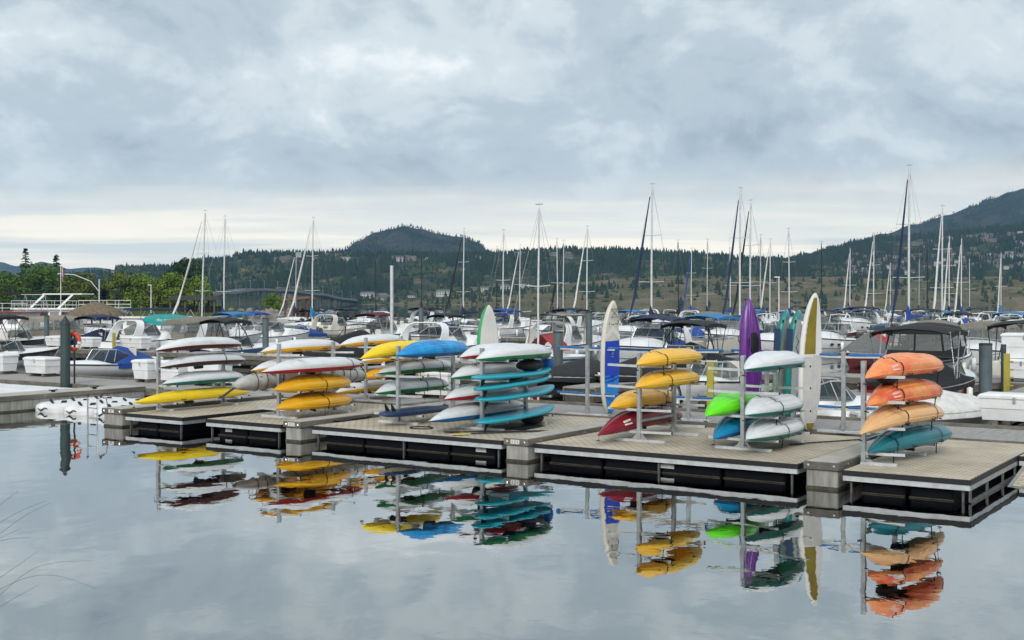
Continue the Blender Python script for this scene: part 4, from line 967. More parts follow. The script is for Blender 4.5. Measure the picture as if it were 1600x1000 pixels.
# ------------------------------------------------------------------ the marina's timber docks
def timber_dock(label, u0, v, ln, w=2.2, z=0.6, along='u', group='timber docks of the marina'):
    t = dthing('timber_dock', label, 'dock', u0, v, 0, 0 if along == 'u' else R(90), group)
    # local x runs along the dock
    m = MB(); m.box(0, ln, 0.0, w, z - 0.06, z); m.build('deck_boards', PLANK, t)
    for y in (-0.06, w + 0.002):
        m = MB(); m.box(0, ln, y, y + 0.058, z - 0.24, z - 0.01); m.build('rim_beam', TIMBER, t)
        m = MB(); m.box(0, ln, y + 0.01, y + 0.05, z - 0.50, z - 0.27); m.build('lower_beam', TIMBER_D, t)
    n = int(ln / 3)
    if n < 40:
        for i in range(n + 1):
            x = min(ln - 0.3, i * 3)
            m = MB(); m.box(x, x + 0.28, -0.07 + 0.09, w - 0.03, -0.3, z - 0.065); m.build('float_crib', TIMBER_D, t)
    m = MB(); m.box(0.05, ln - 0.05, 0.25, w - 0.25, -0.3, z - 0.07); m.build('float', TIMBER_D, t)
    return t
timber_dock('weathered timber dock running behind the white dock boxes', -110, 45.2, 84)
timber_dock('weathered timber dock running behind the red and black boat', -24, 45.2, 46)
for i, (px, v0) in enumerate(((470, 36.5), (905, 35.5), (1120, 35.0), (1300, 35.5), (1390, 36.0), (1545, 36.0), (1700, 36.0))):
    timber_dock(['timber finger dock behind the wrapped canoe', 'timber finger dock beside the black covered boats', 'timber finger dock behind the golden yellow kayaks', 'timber finger dock beside the low white boat', 'timber finger dock beside the red and black boat', 'timber finger dock with the blue grey piling', 'timber finger dock behind the white dock box'][i], u_at(px, v0) + 0.6, v0, 45.1 - v0 if i else 8.6, 1.2, 0.55, 'v', 'timber finger docks')
for i, (v, u0, ln) in enumerate(((78, -140, 210), (112, -170, 290), (152, -90, 250))):
    timber_dock(['second long timber dock out in the marina', 'third long timber dock out in the marina', 'outermost timber dock of the marina'][i], u0, v, ln)

# ------------------------------------------------------------------ boats one can single out
runabout('white bowrider with black stripe and black tower beside the tan topped cruiser', 28, 51.5, 1, 7.6, 2.5, 0.95, None, None, GEL['black'], 'black', GEL['black'])
cruiser('white cruiser with tan camper canvas behind the dark green piling', 112, 57, 1, 9.5, 3.1, 1.2, None, 'tan', None, False)
runabout('white runabout with navy bimini and navy cockpit cover', 172, 54.5, 1, 7.0, 2.5, 0.95, None, 'navy', None, 'navy')
cruiser('white cruiser with two dark portholes and sloping arch beside the teal paddleboard', 236, 53.5, 1, 8.6, 2.9, 1.15)
cruiser('white cruiser fully enclosed in taupe camper canvas and clear windows', 335, 58, 1, 9.5, 3.1, 1.2, None, 'taupe', None, True)
cruiser('white cruiser with sky blue bimini behind the fully enclosed one', 384, 72, 1, 8.5, 2.9, 1.15, None, None, 'sky', True, stp=GEL['blue'])
runabout('bright blue runabout with charcoal bimini on a black tower', 372, 50.5, 1, 6.8, 2.35, 0.9, GEL['blue'], None, GEL['black'], 'charcoal')
runabout('white runabout with blue cockpit cover behind the dock boxes', 165, 36.2, -1, 6.6, 2.3, 0.72, None, 'blue', None, None, motor=False)
runabout('white bowrider with open windshield at the frame edge behind a dock box', 12, 38.5, 1, 6.5, 2.3, 0.9, None, None, None, None, GEL['black'])
runabout('white runabout with blue bimini behind the charcoal bimini boat', 408, 78, 1, 7, 2.4, 0.95, None, 'blue', None, 'blue')
cruiser('small white cuddy cruiser moored behind the blue grey piling', 432, 66, 1, 7.5, 2.6, 1.1, None, None, None, False, (0.6,))
runabout('black boat under a black cover behind the white and red kayak', 545, 44.0, -1, 7.0, 2.5, 1.0, GEL['black'], 'black', GEL['black'], None, full=True, peak=0.35, ch=1.2, motor=False)
cruiser('white cruiser with maroon bimini top', 606, 74, 1, 8.5, 2.9, 1.15, None, None, 'maroon', False)
cruiser('large white express cruiser with tall arch behind the blue kayak', 705, 55, 1, 10.5, 3.3, 1.25, None, None, None, True)
cruiser('cream coloured cruiser with open cockpit frame', 530, 84, 1, 8.5, 2.9, 1.15, CREAM, None, None, True)
runabout('boat under a sky blue tarpaulin far behind the arch cruiser', 690, 112, 1, 8, 2.7, 1.0, None, 'sky', None, None, full=True, ch=1.3, motor=False)
cruiser('white cruiser with tan hardtop and raked arch beside the red tent sailboat', 888, 62, 1, 9, 3.0, 1.2, None, None, None, True, hard=CANVAS['tan'])
cruiser('white cruiser with blue cockpit cover and navy bimini beside the tall ivory paddleboard', 1012, 58, -1, 9.5, 3.1, 1.25, None, None, 'navy', True, (0.58, 0.66, 0.74), GEL['blue'], 'blue')
runabout('boat under a charcoal cover with pale rope behind the padded rack', 905, 38.6, -1, 6.2, 2.3, 0.9, GEL['black'], 'charcoal', None, None, full=True, ch=0.55, motor=False)
runabout('black boat with folded black cover beside the ivory paddleboard', 995, 40.4, -1, 6.2, 2.3, 0.9, GEL['black'], 'black', None, None, full=True, ch=0.6, motor=False)
runabout('black wake boat with black tower and charcoal bimini behind the golden yellow kayaks', 1068, 49.5, -1, 7.4, 2.5, 1.05, GEL['black'], 'black', GEL['black'], 'charcoal')
runabout('white boat with black rail fittings between golden yellow and purple kayaks', 1110, 46.8 - 6.5, -1, 5.5, 2.2, 0.8, None, None, None, None)
runabout('low white boat behind the olive and white paddleboard', 1295, 33.6, 1, 6.0, 2.3, 0.75, None, None, None, None, yaw=-62, motor=False)
runabout('small boat under a pale grey tarpaulin behind the orange kayaks', 1440, 34.6, 1, 5.0, 2.1, 0.55, GEL['silver'], 'white', None, None, full=True, ch=0.55, motor=False, yaw=-50)
runabout('red sided boat with black bimini and black cover behind the orange kayaks', 1452, 42.0, 1, 8.0, 2.9, 1.15, GEL['red'], 'black', None, 'black', GEL['red'], name='red_boat')
cruiser('white pilothouse cruiser with black window frames behind the red boat', 1462, 54, 1, 8.5, 3.0, 1.4, None, 'black', None, False)
cruiser('white cruiser with taupe canvas and bow towards the dock beside the blue grey piling', 1535, 62, -1, 9, 3.1, 1.3, None, 'taupe', None, False)
pontoon('pontoon boat with black bimini at the edge beside stacked dock boxes', 1612, 52, 1)
cruiser('white cruiser with pale windshield and bow towards the viewer near the olive paddleboard', 1288, 76, -1, 8.5, 3.0, 1.25, None, None, None, False)
runabout('red runabout under a grey peaked cover', 1352, 64, -1, 6.5, 2.4, 0.9, GEL['red'], 'grey', None, None, full=True, ch=1.0, motor=False)
cruiser('white flybridge cruiser with black top behind the grey covered red runabout', 1338, 118, -1, 10, 3.4, 1.6, None, None, 'black', True)
runabout('white runabout with red canvas behind the red runabout', 1375, 84, 1, 6.5, 2.4, 0.9, None, 'red', None, None)
cruiser('white cruiser with navy camper canvas near the purple kayak', 1140, 80, -1, 9, 3.0, 1.25, None, 'navy', None, False)
runabout('white runabout with bright blue cover near the navy canvas cruiser', 1098, 88, 1, 6.5, 2.4, 0.95, None, 'blue', None, None)
pontoon('pontoon boat with cream panels and blue bimini beside the purple kayak', 1120, 66, 1, bim='sky', panel=CREAM)
cruiser('white cruiser with black bimini beyond the ivory paddleboard', 905, 96, 1, 9.5, 3.2, 1.5, None, None, 'black', True)
cruiser('white cruiser with taupe hardtop near the sailboat with red tent', 800, 92, 1, 8.5, 3.0, 1.4, None, None, 'blue', True)

# teal paddleboard carried on the bow of the porthole cruiser
tb = board('teal paddleboard with white lettering standing on edge on a cruiser bow', 3.4, 0.8, 0.1, mat('board_bright_teal', (0.01, 0.33, 0.33), 0.4), BTD, W(u_at(268, 58.5), 58.5, 2.35), (0, 0, 0), None)
tb.rotation_euler = (R(90), 0, R(-4))
tb.location = W(u_at(262, 55.2), 55.2, 2.2)
tb.rotation_euler = (Matrix.Rotation(R(4), 3, 'Z') @ Matrix.Rotation(R(90), 3, 'X') @ Matrix.Rotation(R(-90), 3, 'Z')).to_euler()
text_part('the nauti', 0.3, PAPER, tb, (0, -0.2, 0.064), (0, 0, R(90)), 'lettering')

# ------------------------------------------------------------------ sailboats, one for each mast in the photograph
SB = [  # px, ytop, heading, mast height, sail cover, jib, spars, lean
    (315, 333, -1, 11.5, None, 'white', ALU_L, -0.03), (350, 341, -1, 11.5, 'blue', None, ALU_L, 0), (488, 343, -1, 12, 'sky', 'white', ALU_L, 0), (724, 360, -1, 12, 'navy', 'black', ALU_L, 0),
    (786, 362, -1, 11, 'blue', None, ALU_L, 0), (812, 385, -1, 11.0, None, 'white', ALU_L, 0), (871, 376, 1, 11, 'navy', None, ALU_L, 0), (880, 378, -1, 11, None, 'black', ALU_L, 0),
    (917, 356, -1, 12, None, 'white', ALU_L, 0), (1018, 291, -1, 13.5, 'navy', 'navy', ALU_L, 0), (1060, 378, 1, 11, 'black', None, BLACK, 0), (1080, 390, -1, 11.5, 'blue', 'blue', ALU_L, 0),
    (1105, 376, -1, 11.5, 'navy', None, ALU, 0), (1141, 390, 1, 11, 'blue', None, ALU_L, 0), (1156, 297, -1, 13.5, None, 'navy', ALU_L, 0), (1172, 316, -1, 13, 'blue', 'black', ALU_L, 0.0),
    (1188, 370, -1, 11, 'navy', None, ALU, 0), (1203, 376, -1, 11, None, 'white', ALU_L, 0), (1233, 360, 1, 12, 'blue', None, ALU_L, 0), (1284, 380, 1, 11.5, 'black', None, BLACK, 0),
    (1328, 388, -1, 11, 'blue', 'white', ALU_L, 0), (1365, 367, -1, 11.5, 'navy', 'white', ALU_L, 0), (1391, 411, -1, 10.5, 'sky', 'white', ALU_L, 0), (1420, 262, -1, 14, 'blue', 'navy', ALU_L, 0),
    (1436, 405, -1, 10.5, 'navy', None, ALU, 0), (1449, 376, 1, 11, 'black', None, BLACK, 0), (1472, 325, -1, 12.5, None, 'white', ALU_L, 0), (1483, 369, -1, 11.5, 'navy', 'white', ALU_L, 0),
    (1502, 373, -1, 11, 'blue', 'white', ALU_L, 0), (1515, 405, 1, 10.5, 'navy', None, ALU_L, 0), (1564, 395, -1, 11, 'sky', 'white', ALU_L, 0),
    (587, 396, 1, 11.5, 'navy', None, BLACK, 0), (659, 392, 1, 11, 'navy', None, BLACK, 0), (776, 388, -1, 11, 'navy', None, BLACK, 0), (462, 394, -1, 10.5, 'navy', 'white', ALU, 0)]
near = ['beside the taupe canvas cruiser', 'near the thatched boat', 'with cream deck in front of the bridge', 'in front of the round mountain', 'behind the white and green board', 'near the red tent boat', 'behind the hardtop cruiser', 'with dark furled sail behind the hardtop cruiser',
    'just before the ivory paddleboard', 'towering over the golden yellow kayaks', 'with dark mast behind the golden yellow kayaks', 'with upright blue jib beyond the black wake boat', 'left of the purple kayak, mid height', 'short masted next to the purple kayak', 'towering right behind the purple kayak', 'with thick black furled jib next to the purple kayak',
    'next to the teal boards, grey mast', 'with white furled jib next to the teal boards', 'rising behind the olive board', 'with dark mast beyond the olive board',
    'beyond the flybridge cruiser', 'with white furled jib over the orange kayaks', 'small, with sky blue cover over the orange kayaks', 'with the tallest mast and big blue sail cover', 'with short grey mast beside the tallest one', 'with black mast beside the tallest one', 'with bare boom and second tallest mast over the red boat', 'with navy cover over the red boat',
    'with blue cover beyond the taupe canvas cruiser', 'with short mast beyond the taupe canvas cruiser', 'with sky blue cover near the edge of view', 'with thin dark mast over the lemon kayak', 'with thin dark mast over the arch cruiser', 'with thin dark mast beside the white and green board', 'with pale jib before the bridge end']
near = [n.replace('left of the purple kayak', 'before the purple kayak').replace('right behind', 'directly behind') for n in near]
for (px, yt, hd, mh, sl, jb, spr, ln), nr in zip(SB, near):
    L = 6.8 + (mh - 10) * 0.75
    sailboat(('white sailboat ' + nr) if px != 488 else 'cream sailboat with sky blue sail cover in front of the bridge', px, hd, mh, yt, L, CREAM if px == 488 else WHITE, sl, jb, spr, random.uniform(-4, 4), 'sailboats in the marina', lean=ln, name='sailboat')
# small tented sailboat, close
rs = sailboat('pale blue sailboat with a red tarpaulin tent over its cockpit', 841, -1, 8.1, 328, 6.6, GEL['pale'], None, None, ALU_L, 0, None, tarp='red', d=60, wires=True)

# ------------------------------------------------------------------ boats of the far rows that nothing tells apart
rnd = random.Random(5)
SIMPLE = True
FILL = []
def fill_kind(kind, lab, grp, spots):
    p = None
    for px, v, yaw in spots:
        if p is None:
            p = kind(lab, px, v, grp); o = p
        else:
            o = copy_tree(p); o['label'] = lab
        o.location = W(u_at(px, v), v, 0); o.rotation_euler = (0, 0, -ANG + (math.pi if rnd.random() < 0.4 else 0) + R(yaw))
kinds = [
    (lambda l, px, v, g: cruiser(l, px, v, 1, 8.5, 2.9, 1.2, None, None, None, True, group=g), 'white cruiser with raked arch in the far rows of the marina', 'far white arch cruisers'),
    (lambda l, px, v, g: cruiser(l, px, v, 1, 8.0, 2.8, 1.15, None, 'taupe', None, False, group=g), 'white cruiser with taupe canvas in the far rows of the marina', 'far taupe canvas cruisers'),
    (lambda l, px, v, g: cruiser(l, px, v, 1, 8.0, 2.8, 1.15, None, None, 'navy', False, group=g), 'white cruiser with navy bimini in the far rows of the marina', 'far navy bimini cruisers'),
    (lambda l, px, v, g: runabout(l, px, v, 1, 6.8, 2.4, 0.95, None, 'blue', None, None, group=g), 'white runabout with blue cockpit cover in the far rows', 'far blue covered runabouts'),
    (lambda l, px, v, g: runabout(l, px, v, 1, 6.8, 2.4, 0.95, None, 'black', GEL['black'], 'black', group=g), 'white runabout with black tower and bimini in the far rows', 'far black tower runabouts'),
    (lambda l, px, v, g: cruiser(l, px, v, 1, 9.5, 3.2, 1.5, None, None, 'black', True, group=g), 'high white cruiser with black top in the far rows of the marina', 'far black topped cruisers'),
    (lambda l, px, v, g: cruiser(l, px, v, 1, 8.2, 2.8, 1.2, None, None, 'sky', True, stp=GEL['blue'], group=g), 'white cruiser with blue stripe and sky blue bimini in the far rows', 'far sky blue bimini cruisers'),
    (lambda l, px, v, g: runabout(l, px, v, 1, 6.4, 2.4, 0.95, None, 'blue', None, None, GEL['navy'], group=g, full=True, ch=0.6, motor=False), 'navy striped runabout under a full blue cover in the far rows', 'far blue shrouded runabouts'),
    (lambda l, px, v, g: runabout(l, px, v, 1, 6.4, 2.4, 0.95, None, None, WHITE, None, GEL['red'], group=g), 'white runabout with red stripe and white tower in the far rows', 'far red striped runabouts'),
    (lambda l, px, v, g: runabout(l, px, v, 1, 6.5, 2.4, 0.9, None, None, None, None, group=g), 'plain white open runabout in the far rows of the marina', 'far open runabouts'),
]
spots = [[] for _ in kinds]
for v in (72.5, 85.5, 105.0, 119.5, 146.0, 160.0):
    px = 380 if v < 100 else 420 if v < 130 else 980
    while px < 1640:
        px += (66 if v < 90 else 58 if v < 125 else 48) * rnd.uniform(0.75, 1.45) * (0.75 if px > 800 else 1.0)
        if v < 100 and any(abs(px - q) < 40 for q in (408, 606, 530, 800, 905, 1098, 1140, 1288, 1375)): continue
        spots[rnd.choice((0, 0, 0, 0, 9, 9, 9, 9, 8, 8, 3, 3, 2, 5, 4, 6, 7, 1))].append((px, v + rnd.uniform(-1.5, 1.5), rnd.uniform(-3, 3)))
for k, s in zip(kinds, spots): fill_kind(*k, s)
SIMPLE = False
# ------------------------------------------------------------------ land beyond the lake
def lerp_prof(pr, x):
    if x <= pr[0][0]: return pr[0][1]
    for (a, b), (c, d) in zip(pr, pr[1:]):
        if x <= c:
            f = (x - a) / (c - a); f = f * f * (3 - 2 * f); return b + (d - b) * f
    return pr[-1][1]
def vor(x, y, z=0.0, o=4): return noise.fractal(Vector((x, y, z)), 0.9, 2.1, o)
def land_material(name, stops, scale, bump=0.6, det=8, fine=0.0):
    m = bpy.data.materials.new(name); m.use_nodes = True
    nt = m.node_tree; N, K = nt.nodes.new, nt.links.new
    b = nt.nodes['Principled BSDF']; b.inputs['Roughness'].default_value = 1.0; b.inputs['Specular IOR Level'].default_value = 0.0
    g = N('ShaderNodeNewGeometry')
    n = N('ShaderNodeTexNoise'); K(g.outputs['Position'], n.inputs['Vector']); n.inputs['Scale'].default_value = scale; n.inputs['Detail'].default_value = det; n.inputs['Roughness'].default_value = 0.68
    r = N('ShaderNodeValToRGB'); K(n.outputs['Fac'], r.inputs[0]); e = r.color_ramp.elements
    while len(e) < len(stops): e.new(0.5)
    for q, (p, c) in zip(e, stops): q.position = p; q.color = (*c, 1)
    K(r.outputs[0], b.inputs['Base Color'])
    n2 = N('ShaderNodeTexNoise'); K(g.outputs['Position'], n2.inputs['Vector']); n2.inputs['Scale'].default_value = scale * 5; n2.inputs['Detail'].default_value = 6
    bp = N('ShaderNodeBump'); bp.inputs['Strength'].default_value = bump; bp.inputs['Distance'].default_value = 3.0
    K(n2.outputs['Fac'], bp.inputs['Height']); K(bp.outputs[0], b.inputs['Normal'])
    return m
class Hill:
    def __init__(s, name, D0, D, prof, m_, p0, p1, amp=4, nx=200, ny=30, ex=1.0, back=0.6, seed=0.0, z0=-1.0, ledge=None, ns=140.0):
        s.D0, s.D, s.prof, s.amp, s.ex, s.seed, s.z0, s.ns = D0, D, prof, amp, ex, seed, z0, ns
        s.p0, s.p1 = p0, p1
        mb = MB(); rows = []
        for j in range(ny + 1):
            q = (1 + back) * j / ny
            rows.append([s.pt(p0 + (p1 - p0) * i / nx, q) for i in range(nx + 1)])
        mb.loft(rows); s.o = struct(mb.build(name, m_, None, 180))
    def pt(s, px, q, dz=0.0):
        d = s.D0 + (s.D - s.D0) * q; x = (px - 800) / FPX * d
        zt = CAM_H + (HZY - lerp_prof(s.prof, px)) / FPX * s.D
        f = min(1, q) ** s.ex if q <= 1 else 1 - 0.55 * (q - 1)
        f = f if q > 1 else (f * 0.8 + 0.2 * f * f * (3 - 2 * f))
        z = s.z0 + (zt - s.z0) * f + s.amp * vor(x / s.ns, d / s.ns, s.seed) * min(1, q * 3) * (1.0 if q < 0.9 else 0.5)
        return (x, d, z + dz)
FOR1 = land_material('forest_floor', [(0.36, (0.026, 0.038, 0.020)), (0.54, (0.050, 0.060, 0.032)), (0.66, (0.17, 0.135, 0.088))], 0.03)
FORB = land_material('burnt_slope', [(0.36, (0.022, 0.032, 0.024)), (0.5, (0.040, 0.048, 0.034)), (0.64, (0.075, 0.062, 0.046))], 0.012)
GRASSY = land_material('dry_bench_grass', [(0.34, (0.065, 0.068, 0.034)), (0.5, (0.115, 0.105, 0.058)), (0.64, (0.185, 0.150, 0.098))], 0.025)
FARB = land_material('far_forest', [(0.35, (0.035, 0.05, 0.035)), (0.6, (0.06, 0.075, 0.05))], 0.006)
ridge = Hill('ridge', 1290, 1800, [(250, 424), (330, 412), (400, 403), (480, 402), (560, 401), (640, 402), (760, 401), (860, 398), (960, 395), (1060, 400), (1130, 405), (1200, 409), (1300, 416), (1400, 430)], FOR1, 180, 1430, 6, ex=0.75)
bench = Hill('bench', 1080, 1330, [(560, 473), (640, 468), (700, 462), (780, 454), (860, 446), (930, 438), (1010, 433), (1090, 429), (1200, 433), (1300, 432), (1400, 433), (1600, 431), (1800, 430)], GRASSY, 560, 1800, 3.0, ex=0.7, back=1.2, seed=4.0, z0=-0.5, ns=60)
mount = Hill('mountain', 1950, 3000, [(440, 412), (500, 402), (535, 391), (560, 377), (590, 364), (612, 357), (632, 353), (655, 358), (690, 366), (722, 369), (745, 377), (765, 392), (800, 402), (860, 412)], FORB, 430, 880, 10, seed=9.0, ex=0.9)
rmount = Hill('east_mountain', 2150, 3300, [(1150, 425), (1230, 408), (1290, 394), (1340, 377), (1380, 366), (1430, 348), (1480, 332), (1520, 321), (1550, 309), (1580, 297), (1600, 291), (1660, 276), (1900, 250)], FORB, 1150, 1850, 14, seed=2.0, ex=0.85)
rlow = Hill('east_hillside', 1400, 2050, [(1130, 428), (1200, 417), (1260, 404), (1300, 393), (1340, 382), (1380, 374), (1430, 371), (1500, 366), (1560, 360), (1620, 352), (1800, 340)], FOR1, 1120, 1820, 6, seed=6.0, ex=0.8)
lridge = Hill('west_ridge', 1400, 2050, [(-250, 448), (60, 443), (110, 434), (180, 429), (240, 425), (300, 418), (360, 411), (450, 420)], FOR1, -260, 470, 7, seed=13.0, ex=0.8)
fhill = Hill('far_hills', 3800, 4900, [(-260, 404), (0, 409), (25, 415), (48, 412), (64, 408), (84, 412), (105, 419), (140, 417), (180, 421), (260, 419), (330, 424), (480, 430)], FARB, -260, 480, 10, seed=21.0, back=0.1)

# evergreen masses: real small conifers, one mass for each hill
TREE_D = mat('far_conifer', (0.034, 0.052, 0.026), 0.95, 0, 0, 0.03, c2=(0.014, 0.026, 0.014), spec=0.0)
TREE_L = mat('far_broadleaf', (0.065, 0.085, 0.034), 0.95, 0, 0, 0.03, c2=(0.03, 0.046, 0.02), spec=0.0)
def forest(name, label, hill, n, m_, hrange, dens, seed, q0=0.05, q1=1.12, wr=(0.17, 0.26), p0=None, p1=None, round_=False):
    rg = random.Random(seed); V, Fc = [], []
    p0 = hill.p0 if p0 is None else p0; p1 = hill.p1 if p1 is None else p1
    cnt = 0; tries = 0
    while cnt < n and tries < n * 12:
        tries += 1
        px = rg.uniform(p0, p1); q = q0 + (q1 - q0) * rg.random() ** 0.85
        if rg.random() > dens(px, q): continue
        x, y, z = hill.pt(px, q, -0.6)
        h = rg.uniform(*hrange) * (1.25 if rg.random() < 0.12 else 1); r = h * rg.uniform(*wr)
        k = 6; o = len(V); a0 = rg.uniform(0, 6)
        if round_: tiers = ((0.12, 0.55), (0.35, 1.0), (0.65, 0.85), (0.9, 0.4))
        else: tiers = ((0.06, 0.8), (0.10, 1.0), (0.42, 0.55), (0.45, 0.72), (0.72, 0.3), (0.74, 0.42))
        for fz, fr in tiers:
            for i in range(k):
                a = a0 + 2 * math.pi * i / k; rr = r * fr * rg.uniform(0.7, 1.2)
                V.append((x + rr * math.cos(a), y + rr * math.sin(a), z + h * fz * rg.uniform(0.96, 1.04)))
        V.append((x + rg.uniform(-.1, .1) * r, y, z + h))
        nt_ = len(tiers)
        for j in range(nt_ - 1):
            for i in range(k):
                Fc.append((o + j * k + i, o + j * k + (i + 1) % k, o + (j + 1) * k + (i + 1) % k, o + (j + 1) * k + i))
        for i in range(k): Fc.append((o + (nt_ - 1) * k + i, o + (nt_ - 1) * k + (i + 1) % k, o + nt_ * k))
        cnt += 1
    me = bpy.data.meshes.new(name); me.from_pydata(V, [], Fc); me.materials.append(m_)
    ob = link(name, me); ob['kind'] = 'stuff'; ob['label'] = label; return ob
def patch(px, q, s, sc, th, soft=0.15):
    x = vor(px / sc, q * 3.2, s, 3); return max(0.04, min(1, (x - th) / soft))
forest('forest', 'dense dark conifer forest covering the long ridge', ridge, 12000, TREE_D, (6.5, 12.5), lambda p, q: (1.0 if q > 0.93 else patch(p, q, 1.0, 70, 0.0)) , 1)
forest('forest', 'paler broadleaf trees scattered over the long ridge', ridge, 1500, TREE_L, (4, 7), lambda p, q: patch(p, q, 5.0, 70, 0.0) if q < 0.9 else 0, 2, wr=(0.35, 0.5), round_=True)
forest('forest', 'dark conifers on the low western ridge', lridge, 3000, TREE_D, (7, 13), lambda p, q: 1.0 if q > 0.8 else patch(p, q, 3.0, 60, -0.15), 3)
forest('forest', 'conifers and scrub on the eastern hillside', rlow, 8500, TREE_D, (6.5, 11.5), lambda p, q: 1.0 if q > 0.94 else (0.34 if 0.28 < q < 0.54 and p > 1310 else patch(p, q, 4.0, 60, -0.02)), 4)
forest('forest', 'sparse trees on the round mountain', mount, 3600, TREE_D, (4.5, 8), lambda p, q: patch(p, q, 7.0, 60, 0.0) if q < 0.95 else 0.3, 5, 0.3)
forest('forest', 'sparse trees on the eastern mountain', rmount, 4600, TREE_D, (4.5, 8), lambda p, q: patch(p, q, 8.0, 60, 0.05), 6, 0.2)
forest('forest', 'dark conifers along the dry bench and its shore', bench, 750, TREE_D, (3.5, 9), lambda p, q: patch(p, q, 2.0, 45, 0.16, 0.1) if q < 0.85 else 0.06, 7, 0.0, 1.6, wr=(0.22, 0.4))
forest('forest', 'low scrub bushes on the dry bench slope', bench, 600, TREE_L, (1.6, 3.6), lambda p, q: patch(p, q, 11.0, 40, 0.0, 0.2), 8, 0.0, 1.0, wr=(0.5, 0.8), round_=True)
forest('forest', 'conifers behind the top edge of the dry bench', bench, 1600, TREE_D, (6, 11), lambda p, q: 0.9 if p > 1180 else 0.35, 9, 1.25, 2.1, p0=1000, p1=1800)

# far houses
HW = [mat('house_wall_pale', (0.48, 0.47, 0.45), 0.9), mat('house_wall_grey', (0.17, 0.165, 0.16), 0.9), mat('house_wall_tan', (0.24, 0.19, 0.145), 0.9)]
HR = [mat('house_roof_grey', (0.13, 0.13, 0.135), 0.9), mat('house_roof_brown', (0.12, 0.09, 0.07), 0.9)]
HG = mat('house_glass', (0.03, 0.035, 0.04), 0.2)
def house_parts(w, d, h, flat):
    a = MB(); a.box(-w / 2, w / 2, -d / 2, d / 2, -3, h)
    r = MB()
    if flat: r.box(-w / 2 - .4, w / 2 + .4, -d / 2 - .5, d / 2 + .3, h + 0.01, h + 0.4)
    else:
        r.add([(-w / 2 - .5, -d / 2 - .6, h - 0.1), (w / 2 + .5, -d / 2 - .6, h - 0.1), (w / 2 + .5, d / 2 + .6, h - 0.1), (-w / 2 - .5, d / 2 + .6, h - 0.1), (-w / 2 + 0.5, 0, h + 2.3), (w / 2 - 0.5, 0, h + 2.3)], [(0, 1, 5, 4), (2, 3, 4, 5), (0, 4, 3), (1, 2, 5), (0, 3, 2, 1)])
    g = []
    n = max(2, int(w / 3.5))
    for fl in range(max(1, int(h / 3))):
        for i in range(n):
            x = -w / 2 + (i + 0.5) * w / n; q = MB(); q.box(x - 0.8, x + 0.8, -d / 2 - 0.05, -d / 2 - 0.01, fl * 3 + 0.8, fl * 3 + 2.3); g.append(q)
    return a, r, g
HP_ = []
for i, (w, d, h, fl) in enumerate(((13, 9, 5.5, False), (16, 10, 6.2, True), (11, 9, 3.2, False), (20, 11, 6.2, False))):
    a, r, g = house_parts(w, d, h, fl)
    HP_.append([(a.mesh('wall', HW[k]), r.mesh('roof', HR[k % 2]), [q.mesh('window', HG) for q in g]) for k in range(3)])
def house(label, group, hill, px, q, k, c, dz=0.0, rot=0.0, sc=1.0):
    x, y, z = hill.pt(px, q, dz)
    t = thing('house', label, 'house', (x, y, z), rot + math.atan2(-x, y), group); t.scale = (sc, sc, sc)
    wl, rf, gl = HP_[k][c]
    link('wall', wl, t); link('roof', rf, t)
    for g in gl: link('window', g, t)
rh = random.Random(77)
for i in range(170):
    q = rh.choice((0.30, 0.34, 0.38, 0.42, 0.46, 0.50, 0.58, 0.70, 0.8)) + rh.uniform(-0.02, 0.02); px = rh.uniform(1300, 1610)
    if q > 0.6 and px < 1380: px += 200 * rh.random()
    house('small pale house in the terraced suburb on the eastern hillside', 'houses on the eastern hillside', rlow, px, q, rh.choice((0, 1, 1, 2, 3)), rh.choice((0, 1, 1, 2)), 0.5, rh.uniform(-0.5, 0.5), rh.uniform(0.45, 0.8))
for i in range(34):
    px = rh.uniform(420, 1180); q = rh.uniform(0.72, 0.92)
    house('house among the trees near the top of the long ridge', 'houses on the long ridge', ridge, px, q, rh.choice((0, 1, 2, 3)), rh.choice((0, 1, 2)), 0.8, rh.uniform(-0.4, 0.4), 0.8)
for i in range(12):
    house('house on the crest of the low western ridge', 'houses on the western ridge', lridge, rh.uniform(110, 330), rh.uniform(0.75, 0.98), rh.choice((0, 1, 2)), rh.choice((0, 1)), 0.8, rh.uniform(-0.4, 0.4), 0.9)
for i in range(22):
    px = 570 + 125 * rh.random() if i > 5 else rh.uniform(700, 830)
    house('pale building in the shore village under the long ridge', 'buildings of the shore village', ridge if px < 640 else bench, px, rh.uniform(0.02, 0.10) if px < 640 else rh.uniform(0.8, 1.3), rh.choice((0, 1, 3, 3)), rh.choice((0, 0, 1)), 0.5, rh.uniform(-0.3, 0.3), rh.uniform(0.55, 0.85))

# bridge
A, Bv = at(235, 470, 800), at(560, 470, 1240)
br = thing('lake_bridge', 'long low road bridge on grey piers crossing the lake', 'bridge', (0, 0, 0))
def bpt(f):
    p = A.lerp(Bv, f); px = 800 + FPX * p.x / p.y
    yy = lerp_prof([(235, 468), (300, 463), (345, 457.5), (395, 452.5), (440, 454), (490, 460), (530, 467), (560, 471.5)], px)
    return Vector((p.x, p.y, CAM_H + (HZY - yy) / FPX * p.y))
dirv = (Bv - A).normalized(); nv = Vector((dirv.y, -dirv.x, 0)).normalized()
BRM = mat('bridge_concrete', (0.24, 0.245, 0.24), 0.9, 0, 0.1, 0.2); BRD = mat('bridge_girder', (0.07, 0.08, 0.085), 0.8, 0, 0.1, 0.2)
fs = [i / 60 for i in range(61)]
m = MB(); m.loft([[bpt(f) + nv * 7, bpt(f) - nv * 7, bpt(f) - nv * 7 + Vector((0, 0, -0.9)), bpt(f) + nv * 7 + Vector((0, 0, -0.9))] for f in fs], True, True); m.build('deck', BRM, br)
